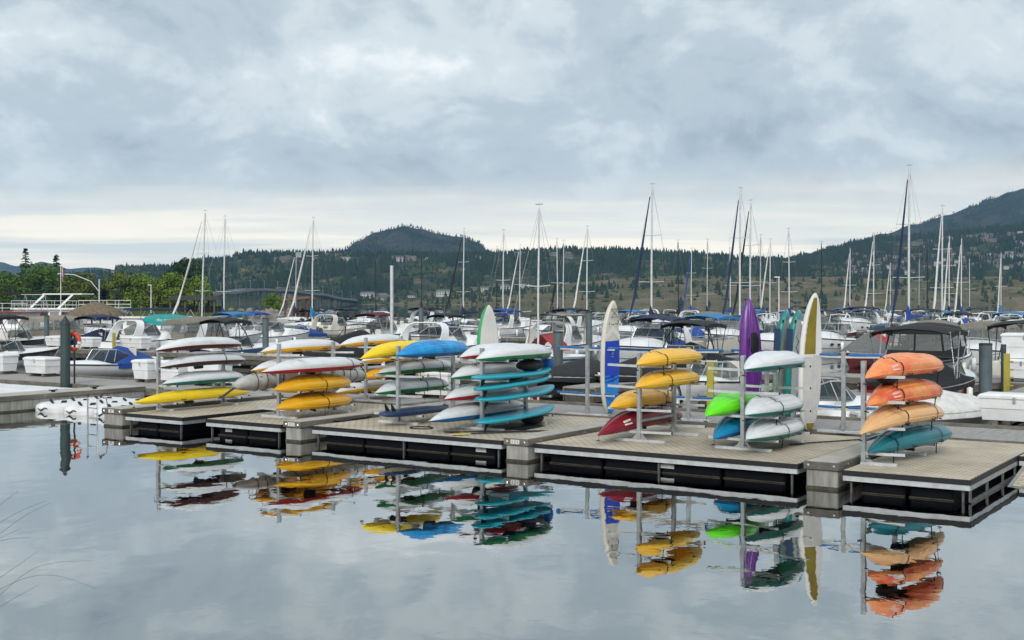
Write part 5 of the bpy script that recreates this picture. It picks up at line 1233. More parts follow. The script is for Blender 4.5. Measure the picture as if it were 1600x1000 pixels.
m = MB(); m.loft([[bpt(f) + nv * 5 + Vector((0, 0, -0.92)), bpt(f) - nv * 5 + Vector((0, 0, -0.92)), bpt(f) - nv * 4 + Vector((0, 0, -1.5 - 0.5 * (f > 0.52))), bpt(f) + nv * 4 + Vector((0, 0, -1.5 - 0.5 * (f > 0.52)))] for f in fs], True, True); m.build('girder', BRD, br)
for s in (-1, 1):
    m = MB(); m.loft([[bpt(f) + nv * s * 6.8 + Vector((0, 0, z)) for z in (0.0, 1.1)] for f in fs]); m.build('parapet', BRM, br)
for i in range(14):
    f = 0.04 + 0.86 * i / 13; p = bpt(f)
    for s in (-1, 1):
        m = MB(); c = p + nv * s * 3.2; m.tube([(c.x, c.y, -1), (c.x, c.y, p.z - 1.52 - 0.52 * (f > 0.52))], 0.8, 8); m.build('pier', BRM, br)
for i in range(16):
    p = bpt(0.03 + 0.94 * i / 15); m = MB(); m.tube([p + nv * 6, p + nv * 6 + Vector((0, 0, 7.5)), p + nv * 4.4 + Vector((0, 0, 8))], 0.10, 4); m.build('lamp_post', ALU, br)

# ------------------------------------------------------------------ west shore park: ground, trees
sh = MB(); rows = []
for d, z in ((212, -0.6), (219, 0.9), (232, 1.4), (300, 1.7), (470, 1.8), (620, 1.5), (640, -0.8)):
    rows.append([((px - 800) / FPX * 250 + (d - 250) * (-0.25), d + 6 * vor(px / 60, 0.3), z + 0.15 * vor(px / 40, d / 30)) for px in range(-420, 371, 10)])
sh.loft(rows); struct(sh.build('park_shore', land_material('park_grass', [(0.35, (0.05, 0.075, 0.025)), (0.6, (0.11, 0.13, 0.05))], 0.3), None, 60))
LEAF = {k: mat('leaf_' + k, c, 0.75, 0, 0, 0.35, c2=c2, spec=0.2) for k, c, c2 in (('mid', (0.085, 0.155, 0.022), (0.035, 0.072, 0.014)), ('fresh', (0.15, 0.225, 0.022), (0.06, 0.11, 0.014)), ('dark', (0.03, 0.062, 0.018), (0.014, 0.034, 0.012)), ('olive', (0.115, 0.15, 0.026), (0.05, 0.076, 0.017)), ('fir', (0.022, 0.042, 0.020), (0.010, 0.022, 0.012)))}
BARK = mat('bark', (0.09, 0.07, 0.05), 0.95, 0, 0.2, 3, 0.6, 12)
def tree(label, px, ytop, d, wd, leaf, seed, zg=1.5, n=3600, squat=0.62):
    rg = random.Random(seed); x = (px - 800) / FPX * d
    H = CAM_H + (HZY - ytop) / FPX * d - zg; Wm = wd / FPX * d / 2
    t = thing('park_tree', label, 'tree', (x, d, zg - 0.3), rg.uniform(0, 6), 'trees in the shore park')
    m = MB(); m.tube([(0, 0, 0), (0.1, 0, H * 0.25), (-0.1, 0.1, H * 0.55), (0, 0, H * 0.85)], [0.035 * H, 0.028 * H, 0.018 * H, 0.004 * H], 8); tr = m.build('trunk', BARK, t, 60)
    cl = []
    for i in range(34):
        a = rg.uniform(0, 6.283); rr = Wm * 0.85 * math.sqrt(rg.random()); f = rg.uniform(0.10, 0.9)
        lim = math.sin(min(1, f * 0.9 + 0.1) * 3.0) ** 0.5
        c = Vector((rr * lim * math.cos(a), rr * lim * math.sin(a), H * f)); cl.append((c, Wm * rg.uniform(0.26, 0.44)))
        if i < 7:
            m = MB(); m.tube([(0, 0, H * 0.2 + 0.3 * c.z * 0.6), c * 0.6 + Vector((0, 0, 0.2 * c.z)), c], [0.012 * H, 0.008 * H, 0.003 * H], 5); m.build('limb', BARK, t, 60)
    cl.append((Vector((0, 0, H * 0.93)), Wm * 0.25))
    V, Fc = [], []
    for i in range(n):
        c, r = rg.choice(cl); v = Vector((rg.gauss(0, 1), rg.gauss(0, 1), rg.gauss(0, 1))).normalized() * r * rg.uniform(0.72, 1.08); v.z *= 0.8
        p = c + v; nrm = (v.normalized() + Vector((rg.gauss(0, .5), rg.gauss(0, .5), rg.gauss(0, .5) + .3))).normalized()
        a = nrm.orthogonal().normalized(); b = nrm.cross(a); s = rg.uniform(0.14, 0.34) * (H / 10) ** 0.5
        o = len(V); V += [p + a * s, p + b * s * 0.8, p - a * s, p - b * s * 0.8]; Fc.append((o, o + 1, o + 2, o + 3))
    me = bpy.data.meshes.new('crown'); me.from_pydata([tuple(q) for q in V], [], Fc); me.materials.append(LEAF[leaf]); link('crown', me, t)
    return t
def conifer(label, px, ytop, d, wd, seed, zg=1.5):
    rg = random.Random(seed); x = (px - 800) / FPX * d; H = CAM_H + (HZY - ytop) / FPX * d - zg; Wm = wd / FPX * d / 2
    t = thing('conifer', label, 'tree', (x, d, zg - 0.3), 0, 'trees in the shore park')
    m = MB(); m.tube([(0, 0, 0), (0, 0, H * 0.6), (0, 0, H)], [0.02 * H, 0.012 * H, 0.002 * H], 7); m.build('trunk', BARK, t, 60)
    V, Fc = [], []
    for i in range(150):
        f = rg.uniform(0.12, 1) ** 0.9; z = H * f; ln = Wm * (1.02 - f) ** 0.8 * rg.uniform(0.45, 1.1) + 0.15; a = rg.uniform(0, 6.283)
        dr = Vector((math.cos(a), math.sin(a), -0.22)); sd_ = Vector((-math.sin(a), math.cos(a), 0))
        for k in range(7):
            g = (k + 0.6) / 7.0; p = Vector((0, 0, z)) + dr * ln * g; s = 0.34 * (1.1 - 0.5 * g) * (H / 11) ** 0.5
            for w in (-1, 1):
                o = len(V); q = p + sd_ * s * w * rg.uniform(.6, 1.3) + dr * s * 0.7 + Vector((0, 0, rg.uniform(-.2, .1)))
                V += [p - dr * s * 0.4, p + dr * s * 0.6 + Vector((0, 0, .06)), q, p + sd_ * s * w * 0.6 + Vector((0, 0, -.12))]; Fc.append((o, o + 1, o + 2, o + 3))
    me = bpy.data.meshes.new('crown'); me.from_pydata([tuple(q) for q in V], [], Fc); me.materials.append(LEAF['fir']); link('crown', me, t)
conifer('tall dark fir rising above the broadleaf trees', 40, 386, 300, 46, 1); conifer('dark ragged fir beside the flagpole', 88, 395, 290, 44, 2); conifer('dark spruce between the olive trees', 163, 436, 262, 34, 3)
conifer('small dark fir at the edge behind the houseboat', -4, 418, 300, 24, 4); conifer('small fir behind the olive green tree', 205, 424, 420, 18, 9)
TR = [(10, 424, 262, 70, 'mid', 'broad green tree over the long houseboat'), (62, 413, 275, 96, 'mid', 'largest round green tree under the tall fir'), (100, 430, 262, 60, 'dark', 'dark green tree behind the flagpole'),
    (122, 426, 258, 66, 'olive', 'yellowish green tree beside the flagpole'), (-35, 425, 270, 80, 'dark', 'dark tree at the edge over the houseboat'), (148, 446, 270, 50, 'dark', 'low dark tree in the dip of the tree line'), (188, 424, 258, 64, 'olive', 'olive green tree above the thatched roof'), (226, 428, 256, 62, 'fresh', 'fresh green tree behind the navy awning'),
    (252, 437, 250, 46, 'olive', 'small olive tree behind the lamp post'), (290, 401, 330, 62, 'dark', 'tall dark poplar like tree at the end of the park'), (272, 424, 250, 58, 'fresh', 'fresh green tree before the tall dark one'), (306, 428, 250, 44, 'fresh', 'light green tree beside the pavilion roof'), (322, 446, 262, 30, 'mid', 'small green tree next to the bridge'), (425, 458, 262, 34, 'fresh', 'small round lime green tree on the breakwater')]
for i, (px, yt, d, wd, lf, lab) in enumerate(TR): tree(lab, px, yt, d, wd, lf, 40 + i, zg=1.5, n=4200 if wd > 45 else 2200)
# ------------------------------------------------------------------ dock boxes, pilings, lamps
HAZE = 7.5e-5
def dock_box(label, px, v, w=1.25, d=0.75, h=0.72, z=DECK, rot=0.0, group='white dock boxes', feet=True):
    t = dthing('dock_box', label, 'dock box', u_at(px, v), v, z, R(rot), group)
    f = 0.14 if feet else 0.02
    m = MB(); m.loft([[(sx * (w / 2 - k), sy * (d / 2 - k), zz) for sx, sy in ((-1, -1), (1, -1), (1, 1), (-1, 1))] for k, zz in ((0.09, f), (0.055, f + (h - f) * 0.45), (0.035, f + (h - f) * 0.46), (0.03, h - 0.1))], True, True); b = m.build('body', WPLAS, t)
    m = MB(); m.loft([[(sx * (w / 2 - k), sy * (d / 2 - k), zz) for sx, sy in ((-1, -1), (1, -1), (1, 1), (-1, 1))] for k, zz in ((0.0, h - 0.098), (0.0, h - 0.04), (0.05, h), (0.12, h + 0.02))], True, True); l = m.build('lid', WPLAS, t)
    m = MB(); m.box(-0.03, 0.03, -d / 2 - 0.008, -d / 2 + 0.02, h - 0.2, h - 0.06); m.build('latch', STEEL, l)
    if feet:
        for x in (-w * 0.28, w * 0.28):
            m = MB(); m.box(x - 0.07, x + 0.07, -d * 0.36, d * 0.36, 0.006, f - 0.002); m.build('skid', TIMBER, t)
    return t
DB = [(1590, 31.55, 1.7, 0.8, 0.78, DECK, 'large white dock box behind the plank walkway near the orange kayaks'), (66, 30.1, 1.45, 0.8, 0.78, DECK, 'white dock box standing before the dark green piling'), (2, 30.1, 1.3, 0.8, 0.85, DECK, 'white dock box cut off by the edge of view'),
    (230, 30.1, 0.95, 0.75, 0.85, DECK, 'white dock box beside the blue covered runabout'), (272, 30.1, 1.3, 0.75, 0.85, DECK, 'white dock box behind the white kayak stack'), (328, 30.1, 1.6, 0.75, 0.95, DECK, 'wide white dock box behind the tip of the yellow kayak'),
    (680, 30.2, 1.5, 0.75, 0.85, DECK, 'white dock box behind the white and green kayaks'), (1598, 46.0, 1.5, 0.8, 0.8, 0.6, 'white dock box on the timber dock below the black bimini'), (1604, 60.0, 1.6, 0.9, 0.9, 0.8, 'white dock box standing higher behind the pontoon boat'),
    (88, 46.0, 1.4, 0.7, 0.7, 0.6, 'white dock box on the timber dock behind the lifebuoy'), (140, 46.0, 1.5, 0.7, 0.7, 0.6, 'white dock box on the timber dock under the navy cover'), (212, 46.0, 1.9, 0.8, 0.8, 0.6, 'long white dock box under the porthole cruiser'), (505, 46.1, 1.4, 0.7, 0.7, 0.6, 'white dock box on the timber dock behind the wrapped canoe')]
for px, v, w, d, h, z, lab in DB:
    if v == 60.0: v, z = 46.4, 1.42
    dock_box(lab, px, v, w, d, h, z, random.uniform(-3, 3), feet=z < 1.2)
PILE_G = mat('piling_green', (0.030, 0.058, 0.058), 0.6, 0, 0.12, 3, 0.2, 20); PILE_B = mat('piling_blue_grey', (0.10, 0.135, 0.15), 0.6, 0, 0.0, 2, 0.2, 20, c2=(0.06, 0.075, 0.075), stretch=(1, 1, 0.5))
def piling(label, px, v, top, r, m_, cone=False, pole=None):
    t = dthing('piling', label, 'piling', u_at(px, v), v, 0, 0, 'mooring pilings')
    m = MB(); m.tube([(0, 0, -1.5), (0, 0, top)], r, 16); m.build('pile', m_, t, 60)
    m = MB()
    if cone: m.lathe([(r * 1.06, 0), (r * 1.08, 0.04), (r * 0.55, 0.19), (0.02, 0.33)], 16, (0, 0, top))
    else: m.lathe([(r * 1.03, 0), (r * 1.03, 0.05), (r * 0.9, 0.07)], 16, (0, 0, top))
    m.build('cap', mat('piling_cap', (0.022, 0.035, 0.035), 0.6), t, 40)
    return t
piling('tall dark green piling with a conical cap beside the walkway', 102, 27.55, 2.62, 0.175, PILE_G, True)
piling('blue grey piling before the tan topped cruiser', 73, 47.7, 2.5, 0.16, PILE_B); piling('blue grey piling beside the bright blue runabout', 415, 47.7, 2.5, 0.17, PILE_B)
piling('blue grey piling next to the pale blue sailboat', 872, 41.5, 2.2, 0.2, PILE_B); piling('slim blue grey piling behind the ivory paddleboard', 920, 52.5, 2.9, 0.17, PILE_B)
piling('stout blue grey piling standing in open water beside the dock boxes', 1540, 41.3, 2.05, 0.21, PILE_B); piling('dark piling beside the yellow ladder post', 1568, 44.8, 1.9, 0.09, PILE_G)
piling('blue grey piling far out near the round mountain', 658, 78, 2.9, 0.2, PILE_B)
YEL = mat('yellow_post', (0.42, 0.36, 0.06), 0.7, 0, 0.15, 4)
for px, v, lab in ((1573, 44.7, 'yellow safety ladder post on the timber dock by the dock boxes'), (178, 45.0, 'yellow safety ladder post below the navy cover'), (1110, 33.2, 'yellow safety ladder post between the golden yellow and lime kayaks')):
    t = dthing('ladder_post', lab, 'post', u_at(px, v), v, 0.3, 0, 'yellow ladder posts')
    m = MB(); m.bbox(-0.1, 0.1, -0.05, 0.05, 0, 1.35, 0.01); m.build('post', YEL, t)
    for k in range(4):
        m = MB(); m.box(0.101, 0.22, -0.03, 0.03, 0.2 + k * 0.28, 0.26 + k * 0.28); m.build('rung', YEL, t)
def lamp(label, loc, h, arm=None, r=0.05, m_=ALU):
    t = thing('lamp_post', label, 'lamp post', loc, 0, 'lamp posts')
    m = MB(); m.tube([(0, 0, 0), (0, 0, h * 0.5), (0, 0, h)], [r * 1.2, r, r * 0.8], 7); m.build('pole', m_, t, 60)
    if arm:
        m = MB(); m.tube([(0, 0, h * 0.72), (arm * 0.2, 0, h * 0.95), (arm * 0.6, 0, h * 1.1), (arm, 0, h * 1.12)], r * 0.6, 5); m.build('arm', m_, t, 60)
    else:
        m = MB(); m.box(-0.55, 0.1, -0.14, 0.14, h, h + 0.12); m.build('lamp_head', WHITE, t)
    return t
p = at(155, 470, 150); lamp('lamp post with long curved arm beside the thatched boat', (p.x, 150, 0.6), 5.6, -5.2, 0.09, ALU_L)
p = at(236, 470, 225); lamp('grey lamp post before the fresh green park trees', (p.x, 225, 0.8), 5.6, None, 0.12, ALU_L)
p = at(1217, 470, 150); lamp('lamp post with white head behind the teal boards', (p.x, 150, 0.6), 5.8, None, 0.10, ALU_L)
t = dthing('pole', 'plain aluminium pole rising behind the lemon yellow kayak', 'pole', u_at(612, 46.3), 46.3, 0.6); d_ = W(u_at(612, 46.3), 46.3).y
m = MB(); m.tube([(0, 0, 0), (0, 0, CAM_H - 0.6 + (470 - 415) / FPX * d_)], 0.085, 10); m.build('shaft', ALU_L, t, 60)
m = MB(); m.bbox(-0.2, 0.2, -0.2, 0.2, 0.0, 0.03, 0.005); m.build('base_plate', ALU, t)
# lifebuoy on its post
t = dthing('lifebuoy', 'orange lifebuoy with white bands hanging beside the dark green piling', 'lifebuoy', u_at(114.5, 27.9), 27.9, 2.0, R(10))
OR = mat('lifebuoy_orange', (0.62, 0.06, 0.02), 0.5)
for k in range(8):
    q0, q1 = 2 * math.pi * k / 8, 2 * math.pi * (k + 1) / 8
    m = MB(); w = 0.0 if k % 2 else 0.0
    m.tube([(0.29 * math.cos(q0 + (q1 - q0) * i / 6), 0, 0.29 * math.sin(q0 + (q1 - q0) * i / 6)) for i in range(7)], 0.075, 8, True); m.build('ring_segment', OR if k % 2 == 0 or k in (1, 5) else PAPER, t, 60)
m = MB(); m.tube([(-0.02, 0.08, -1.7), (-0.02, 0.08, 0.4)], 0.035, 6); m.build('stand', PILE_G, t)

# ladder at the finger's end
t = dthing('dock_ladder', 'aluminium dock ladder with red tipped rails at the finger end', 'ladder', -28.55, 21.3)
for x in (0.0, 0.42):
    m = MB(); m.tube([(x, 0, -0.8), (x, 0, 0.74), (x, 0.12, 0.82), (x, 0.3, 0.78), (x, 0.35, 0.5)] if x else [(x, 0, -0.8), (x, 0, 0.82)], 0.02, 7); rl = m.build('side_rail', ALU, t, 60)
    m = MB(); m.lathe([(0.035, 0), (0.038, 0.05), (0.022, 0.09)], 8, (x, 0 if not x else 0.12, 0.82)); m.build('red_cap', mat('cap_red', (0.14, 0.012, 0.014), 0.6), rl, 60)
for z in (-0.35, -0.05, 0.22, 0.5):
    m = MB(); m.box(0.02, 0.40, -0.025, 0.025, z, z + 0.03); m.build('rung', ALU, t)

# jet ski floats
for i, lab in enumerate(('white drive-on jet ski float next to the wide concrete finger', 'middle one of three white drive-on jet ski floats', 'white drive-on jet ski float next to the dock ladder')):
    t = dthing('jet_ski_float', lab, 'jet ski float', -33.3 + i * 1.5, 23.2 - 0.05 * i, 0, 0, 'white jet ski floats')
    rr = []
    for y, w, h in ((a, b, c * 0.72) for a, b, c in ((0, 0.34, 0.2), (0.08, 0.52, 0.3), (0.3, 0.66, 0.38), (0.9, 0.72, 0.42), (1.8, 0.72, 0.43), (2.7, 0.70, 0.43), (3.0, 0.6, 0.36))):
        rr.append([(-w, y, -0.15), (-w * 1.02, y, h * 0.62), (-w * 0.9, y, h * 0.93), (-w * 0.45, y, h), (-w * 0.25, y, h * 0.72), (0, y, h * 0.6), (w * 0.25, y, h * 0.72), (w * 0.45, y, h), (w * 0.9, y, h * 0.93), (w * 1.02, y, h * 0.62), (w, y, -0.15)])
    m = MB(); m.loft(rr, False, True); m.build('float_body', WPLAS, t, 50)
    for y in (0.5, 1.3, 2.2):
        for s in (-1, 1):
            m = MB(); m.tube([(s * 0.2, y, 0.24), (s * 0.3, y, 0.31), (s * 0.42, y + 0.05, 0.33)], [0.03, 0.05, 0.03], 6); m.build('roller', BLACK, t, 60)
    m = MB(); m.tube([(-0.35, 0.03, 0.12), (-0.1, -0.03, 0.05), (0.1, -0.02, 0.14), (0.3, 0.04, 0.08)], 0.02, 5); m.build('bow_strap', BLACK, t)

# loose things on the platforms
def paddle(label, u, v, rot, blade, L=2.0, z=DECK + 0.03):
    t = dthing('paddle', label, 'paddle', u, v, z, R(rot), 'paddles lying on the platforms')
    m = MB(); m.tube([(0, -L / 2, 0), (0, L / 2, 0)], 0.016, 6); m.build('shaft', BLACK, t)
    m = MB(); o = [(-0.02, 0), (-0.09, 0.12), (-0.10, 0.34), (-0.04, 0.46), (0.05, 0.45), (0.09, 0.3), (0.06, 0.1), (0.02, 0)]
    m.add([(x, -L / 2 - y, 0.006) for x, y in o] + [(x, -L / 2 - y, -0.006) for x, y in o], [tuple(range(8)), tuple(range(15, 7, -1))] + [(i, (i + 1) % 8, 8 + (i + 1) % 8, 8 + i) for i in range(8)]); m.build('blade', blade, t)
    m = MB(); m.tube([(-0.06, L / 2, 0), (0.06, L / 2, 0)], 0.016, 6); m.build('grip', mat('grip_pink', (0.5, 0.2, 0.2), 0.6), t)
paddle('paddle with pale yellow blade lying below the teal paddleboards', -15.55, 23.2, -38, mat('blade_yellow', (0.75, 0.62, 0.12), 0.5))
paddle('paddle with black blade lying next to the yellow bladed one', -15.8, 23.3, -50, BLACK)
paddle('black paddle lying on the long platform near the padded rack', -8.75, 25.6, -30, BLACK, 1.5)
def mat_sheet(label, u, v, w, d, rot):
    t = dthing('rubber_mat', label, 'mat', u, v, DECK + 0.004, R(rot)); m = MB()
    m.loft([[(w * (i / 6 - .5), d * (j / 6 - .5), 0.02 + 0.03 * max(0, noise.noise(Vector((i * .9, j * .9, u))))) for i in range(7)] for j in range(7)]); m.build('sheet', BLACK, t, 60)
mat_sheet('crumpled black mat beside the ochre kayaks', -21.25, 23.6, 1.1, 1.6, 10); mat_sheet('black mat lying under the teal paddleboards', -16.2, 24.4, 1.0, 1.2, 5)
t = dthing('rope_coil', 'thin coil of rope lying below the long white and blue kayak', 'rope', -18.0, 22.9, DECK + 0.012)
m = MB(); m.tube([((0.28 + 0.01 * k % 0.05) * math.cos(k * 0.5), 0.24 * math.sin(k * 0.5), 0.004 * (k % 3)) for k in range(26)], 0.012, 5); m.build('rope', STRAP, t)

# ------------------------------------------------------------------ houseboats, thatched boat, flagpole at the west end
def houseboat(label, px0, px1, d, roof, m_roof, lvl2=True, arches=False, rail2=True, name='houseboat', deckz=0.9, wall=2.4, trim=None):
    x0, x1 = (px0 - 800) / FPX * d, (px1 - 800) / FPX * d; L = x1 - x0
    t = thing(name, label, 'boat', ((x0 + x1) / 2, d, 0), R(-6))
    m = MB(); m.loft([[(x, -2.1, 0.0), (x * 1.02, -2.2, deckz), (x * 1.02, 2.2, deckz), (x, 2.1, 0.0)] for x in (-L / 2, -L / 2 * 0.98, L / 2 * 0.9, L / 2)], True, True); m.build('hull', WHITE, t)
    m = MB(); m.box(-L * 0.42, L * 0.38, -1.8, 1.8, deckz + 0.002, wall); m.build('cabin', WHITE, t)
    n = max(3, int(L / 1.6))
    for i in range(n):
        x = -L * 0.40 + L * 0.76 * (i + 0.5) / n; m = MB(); m.box(x - 0.5, x + 0.5, -1.84, -1.803, deckz + 0.35, wall - 0.25); m.build('window', DARK if i % 3 else VINYL, t)
    m = MB(); m.bbox(-L * 0.47, L * 0.47, -2.2, 2.2, wall + 0.003, wall + 0.16, 0.03); m.build('upper_deck', trim or WHITE, t)
    if rail2:
        for y in (-2.1, 2.1):
            for zz in (0.5, 0.95):
                m = MB(); m.tube([(-L * 0.46, y, wall + zz), (L * 0.46, y, wall + zz)], 0.025, 5); m.build('rail', WHITE, t)
            k = int(L / 1.2)
            for i in range(k + 1):
                x = -L * 0.46 + L * 0.92 * i / k; m = MB(); m.tube([(x, y, wall + 0.16), (x, y, wall + 0.95)], 0.02, 4); m.build('rail_post', WHITE, t)
    if roof:
        m = MB(); m.bbox(-L * 0.40, L * 0.40, -2.0, 2.0, roof, roof + 0.18, 0.05); rf = m.build('awning', m_roof, t)
        k = max(3, int(L / 2.5))
        for i in range(k):
            x = -L * 0.38 + L * 0.76 * i / (k - 1)
            for y in (-1.9, 1.9):
                m = MB(); m.tube([(x, y, wall + 0.15), (x + 0.4, y, roof)], 0.03, 4); m.build('awning_pole', STEEL, t)
                m = MB(); m.tube([(x + 0.8, y, wall + 0.15), (x + 0.4, y, roof)], 0.03, 4); m.build('awning_pole', STEEL, t)
    if arches:
        for x in (-L * 0.12, L * 0.28):
            for y in (-1.5,):
                m = MB(); m.loft([[(x - 0.9 + k * 1.7 - 0.12, y - 0.06, wall + 0.16 + k * 1.55), (x - 0.9 + k * 1.7 + 0.18, y - 0.06, wall + 0.16 + k * 1.55), (x - 0.9 + k * 1.7 + 0.18, y + 0.06, wall + 0.16 + k * 1.55), (x - 0.9 + k * 1.7 - 0.12, y + 0.06, wall + 0.16 + k * 1.55)] for k in (0, 0.35, 0.7, 0.92, 1.0)], True, True); m.build('arch_leg', WHITE, t, 50)
        m = MB(); m.bbox(-L * 0.36, L * 0.5, -1.55, 1.55, wall + 1.62, wall + 1.74, 0.04); m.build('arch_roof', WHITE, t)
    return t
houseboat('white houseboat with black awning on slanted poles', -60, 66, 118, 4.15, CANVAS['black'], wall=2.3, trim=GEL['red'])
houseboat('white two deck houseboat with swept arches and flat roof', 26, 140, 132, None, None, arches=True, wall=2.55)
houseboat('plain white cabin boat behind the thatched boat', 132, 196, 140, None, None, wall=2.6, rail2=True)
houseboat('white boat with long navy awning beside the thatched boat', 196, 292, 112, 2.65, CANVAS['navy'], wall=1.9, rail2=False)
THATCH = mat('thatch', (0.20, 0.155, 0.10), 0.95, 0, 0, 6, 0.9, 30, c2=(0.09, 0.07, 0.045), stretch=(1, 1, 0.3))
p = at(150, 470, 100)
t = thing('tiki_boat', 'round party boat under a shaggy straw thatched roof', 'boat', (p.x, 100, 0), 0)
m = MB(); m.lathe([(2.0, -0.1), (2.1, 0.3), (2.1, 0.6), (0.1, 0.62)], 20); m.build('hull', TIMBER, t, 40)
m = MB(); m.lathe([(0.9, 0.62), (0.9, 1.5), (1.05, 1.52), (1.05, 1.6)], 16); m.build('bar_counter', mat('tiki_wood', (0.25, 0.14, 0.07), 0.8), t, 40)
for k in range(6):
    a = k * math.pi / 3; m = MB(); m.tube([(1.75 * math.cos(a), 1.75 * math.sin(a), 0.6), (1.75 * math.cos(a), 1.75 * math.sin(a), 2.5)], 0.07, 6); m.build('post', MATS['tiki_wood'], t)
rg = random.Random(3); m = MB()
for ring in range(9):
    r = 2.65 - ring * 0.3; z = 2.35 + ring * 0.13 - (0.02 * ring if ring > 6 else 0)
    for k in range(70 - ring * 6):
        a = 2 * math.pi * k / (70 - ring * 6) + rg.uniform(-.05, .05); r1 = r + rg.uniform(-.05, .1); dz = rg.uniform(-.06, .06); da = 0.06
        m.add([((r - 0.45) * math.cos(a - da), (r - 0.45) * math.sin(a - da), z + 0.22), ((r - 0.45) * math.cos(a + da), (r - 0.45) * math.sin(a + da), z + 0.22), (r1 * math.cos(a + da), r1 * math.sin(a + da), z - 0.12 + dz), (r1 * math.cos(a - da), r1 * math.sin(a - da), z - 0.1 + dz)], [(0, 1, 2, 3)])
o = m.build('thatched_roof', THATCH, t); o['kind'] = 'stuff'
m = MB(); m.lathe([(2.5, 2.28), (1.7, 2.85), (0.6, 3.3), (0.05, 3.45)], 20); m.build('roof_core', THATCH, t, 60)
p = at(95, 470, 128)
t = thing('flagpole', 'slim white flagpole with a drooping red and white flag', 'flagpole', (p.x, 128, 1.0))
m = MB(); m.tube([(0, 0, 0), (0, 0, 6.3)], [0.05, 0.03], 6); m.build('pole', WHITE, t)
for k, mm in enumerate((OR, PAPER, OR)):
    m = MB(); m.loft([[(0.03 + 0.09 * (k + f) + 0.06 * math.sin(z * 2 + f), 0.12 * math.sin(z * 2.2 + (k + f) * 2.5), 6.2 - z - 0.25 * (k + f) * 0.5) for f in (0, 0.33, 0.66, 1)] for z in (0, 0.3, 0.6, 0.9, 1.2, 1.5)]); m.build('flag_panel', mat('flag_red', (0.42, 0.035, 0.03), 0.8) if mm is OR else PAPER, t, 60)
# pavilion on the shore and timber shelter
WOOD = mat('shelter_wood', (0.13, 0.065, 0.035), 0.85, 0, 0.15, 2); ROOFD = mat('dark_roof', (0.028, 0.026, 0.025), 0.85)
def shelter(label, px0, px1, ytop, d, zf, m_r, m_p, th=0.5, slant=0.0):
    x0, x1 = (px0 - 800) / FPX * d, (px1 - 800) / FPX * d; zt = CAM_H + (HZY - ytop) / FPX * d; L = x1 - x0
    t = thing('shelter', label, 'shelter', ((x0 + x1) / 2, d, zf)); h = zt - zf
    m = MB(); m.add([(-L / 2, -4, h - th), (L / 2, -4, h - th + slant), (L / 2 * 0.86, -2, h + slant), (-L / 2 * 0.86, -2, h), (-L / 2, 4, h - th), (L / 2, 4, h - th + slant), (L / 2 * 0.86, 2, h + slant), (-L / 2 * 0.86, 2, h)], [(0, 1, 2, 3), (3, 2, 6, 7), (7, 6, 5, 4), (0, 3, 7, 4), (1, 5, 6, 2), (0, 4, 5, 1)]); m.build('roof', m_r, t)
    for i in range(4):
        x = -L * 0.42 + L * 0.84 * i / 3
        for y in (-3.4, 3.4):
            m = MB(); m.bar((x, y, 0), (x, y, h - th + slant * (i / 3)), 0.3, 0.3); m.build('post', m_p, t)
    m = MB(); m.box(-L * 0.42, L * 0.42, 2.9, 3.1, 0, h * 0.45); m.build('back_wall', m_p, t)
shelter('dark roofed open pavilion on the shore behind the taupe canvas cruiser', 268, 348, 462, 236, 0.8, ROOFD, mat('pavilion_wall', (0.12, 0.10, 0.085), 0.9), 0.9)
shelter('brown timber shelter on the breakwater before the bridge', 448, 488, 466, 215, 0.6, WOOD, WOOD, 0.5, 0.4)
# breakwater of rocks
rk_m = MB(); rg = random.Random(8); ROCK = mat('rock', (0.24, 0.23, 0.21), 0.95, 0, 0.2, 1, 0.5, 4)
bw = thing('breakwater', 'low breakwater of grey rocks under the small lime tree', 'breakwater', at(410, 478, 255) * 1.0); bw.location.z = 0
base = MB(); base.loft([[(x, y * 3.5, z) for x in range(-16, 17, 2)] for y, z in ((-1, -0.4), (-0.5, 0.8), (0, 1.3), (0.5, 0.8), (1, -0.4))]); base.build('core', ROCK, bw)
rmesh = []
for k in range(5):
    q = MB(); q.blob((0, 0, 0), (0.8, 0.7, 0.55), 7, 4); q.v = [(x * (1 + .3 * noise.noise(Vector((x, y, z + k * 5)))), y * (1 + .3 * noise.noise(Vector((x + 3, y, z + k)))), z) for x, y, z in q.v]; rmesh.append(q.mesh('rock', ROCK))
for k in range(90):
    o = link('rock', rmesh[k % 5], bw); y = rg.uniform(-3.6, 0.5); o.location = (rg.uniform(-16, 16), y, 1.2 - abs(y) * 0.36 + rg.uniform(-.1, .15)); s = rg.uniform(0.5, 1.3); o.scale = (s, s, s); o.rotation_euler = (rg.uniform(0, 3), rg.uniform(0, 3), rg.uniform(0, 3))

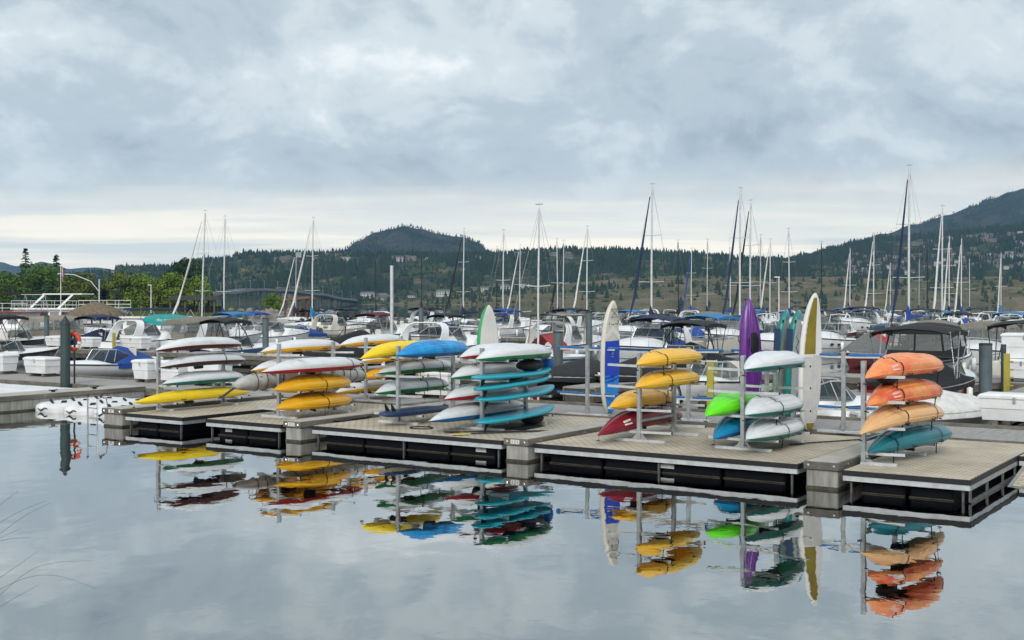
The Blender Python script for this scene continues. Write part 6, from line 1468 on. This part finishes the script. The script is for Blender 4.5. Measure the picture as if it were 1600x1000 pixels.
# ------------------------------------------------------------------ dry reed stems leaning in over the water from the bank beside the camera
REED = mat('dry_reed', (0.17, 0.14, 0.10), 0.9)
def reed(label, pts, d0, r=0.0022):
    P = [at(px, py, d0 + 0.05 * i) for i, (px, py) in enumerate(pts)]; root = Vector((P[0].x - 0.5, P[0].y - 0.3, 1.45))
    t = thing('reed_stem', label, 'reed', root, 0, 'dry reed stems over the water')
    b = [Vector((0, 0, 0)), (P[0] - root) * 0.55 + Vector((-0.05, 0, 0.05))] + [q - root for q in P]
    # smooth
    for _ in range(2):
        nb = [b[0]]
        for a, c in zip(b, b[1:]): nb += [a.lerp(c, 0.25), a.lerp(c, 0.75)]
        nb.append(b[-1]); b = nb
    n = len(b); m = MB(); m.tube(b, [r * (1 - 0.75 * i / n) for i in range(n)], 5); m.build('stem', REED, t, 60)
RD = [([(-60, 850), (-5, 792), (30, 766)], 'uppermost short reed stem'), ([(-60, 850), (0, 816), (40, 794), (74, 782)], 'thin reed stem pointing up over the water'), ([(-50, 870), (0, 834), (40, 804), (78, 786)], 'reed stem just below the thin upper one'), ([(-60, 870), (0, 840), (32, 826)], 'short reed stem in the middle of the tuft'), ([(-60, 868), (-5, 846), (20, 841), (46, 840)], 'reed stem bending flat to the side'),
    ([(-50, 940), (0, 902), (30, 882), (60, 860)], 'pale reed stem under the upper tuft'), ([(-70, 990), (0, 930), (40, 893), (80, 878), (143, 876)], 'long reed stem arching flat over the water'), ([(-70, 960), (0, 920), (40, 902), (75, 897), (110, 904), (152, 921)], 'longest reed stem arching down to the water'), ([(-50, 980), (0, 948), (30, 930), (60, 914)], 'lowest short reed stem')]
for i, (pts, lab) in enumerate(RD): reed(lab, pts, 4.2 + 0.15 * (i % 4), 0.0014)

# ------------------------------------------------------------------ air between the shores
hz = MB(); hz.box(-4200, 4200, -320, 5600, -3, 460)
hm = bpy.data.materials.new('haze_air'); hm.use_nodes = True
nt = hm.node_tree; nt.nodes.clear()
pv = nt.nodes.new('ShaderNodeVolumePrincipled'); pv.inputs['Color'].default_value = (0.34, 0.62, 1.0, 1); pv.inputs['Density'].default_value = HAZE; pv.inputs['Anisotropy'].default_value = 0.2
oo = nt.nodes.new('ShaderNodeOutputMaterial'); nt.links.new(pv.outputs[0], oo.inputs['Volume'])
ho = hz.build('haze', hm); ho['kind'] = 'stuff'
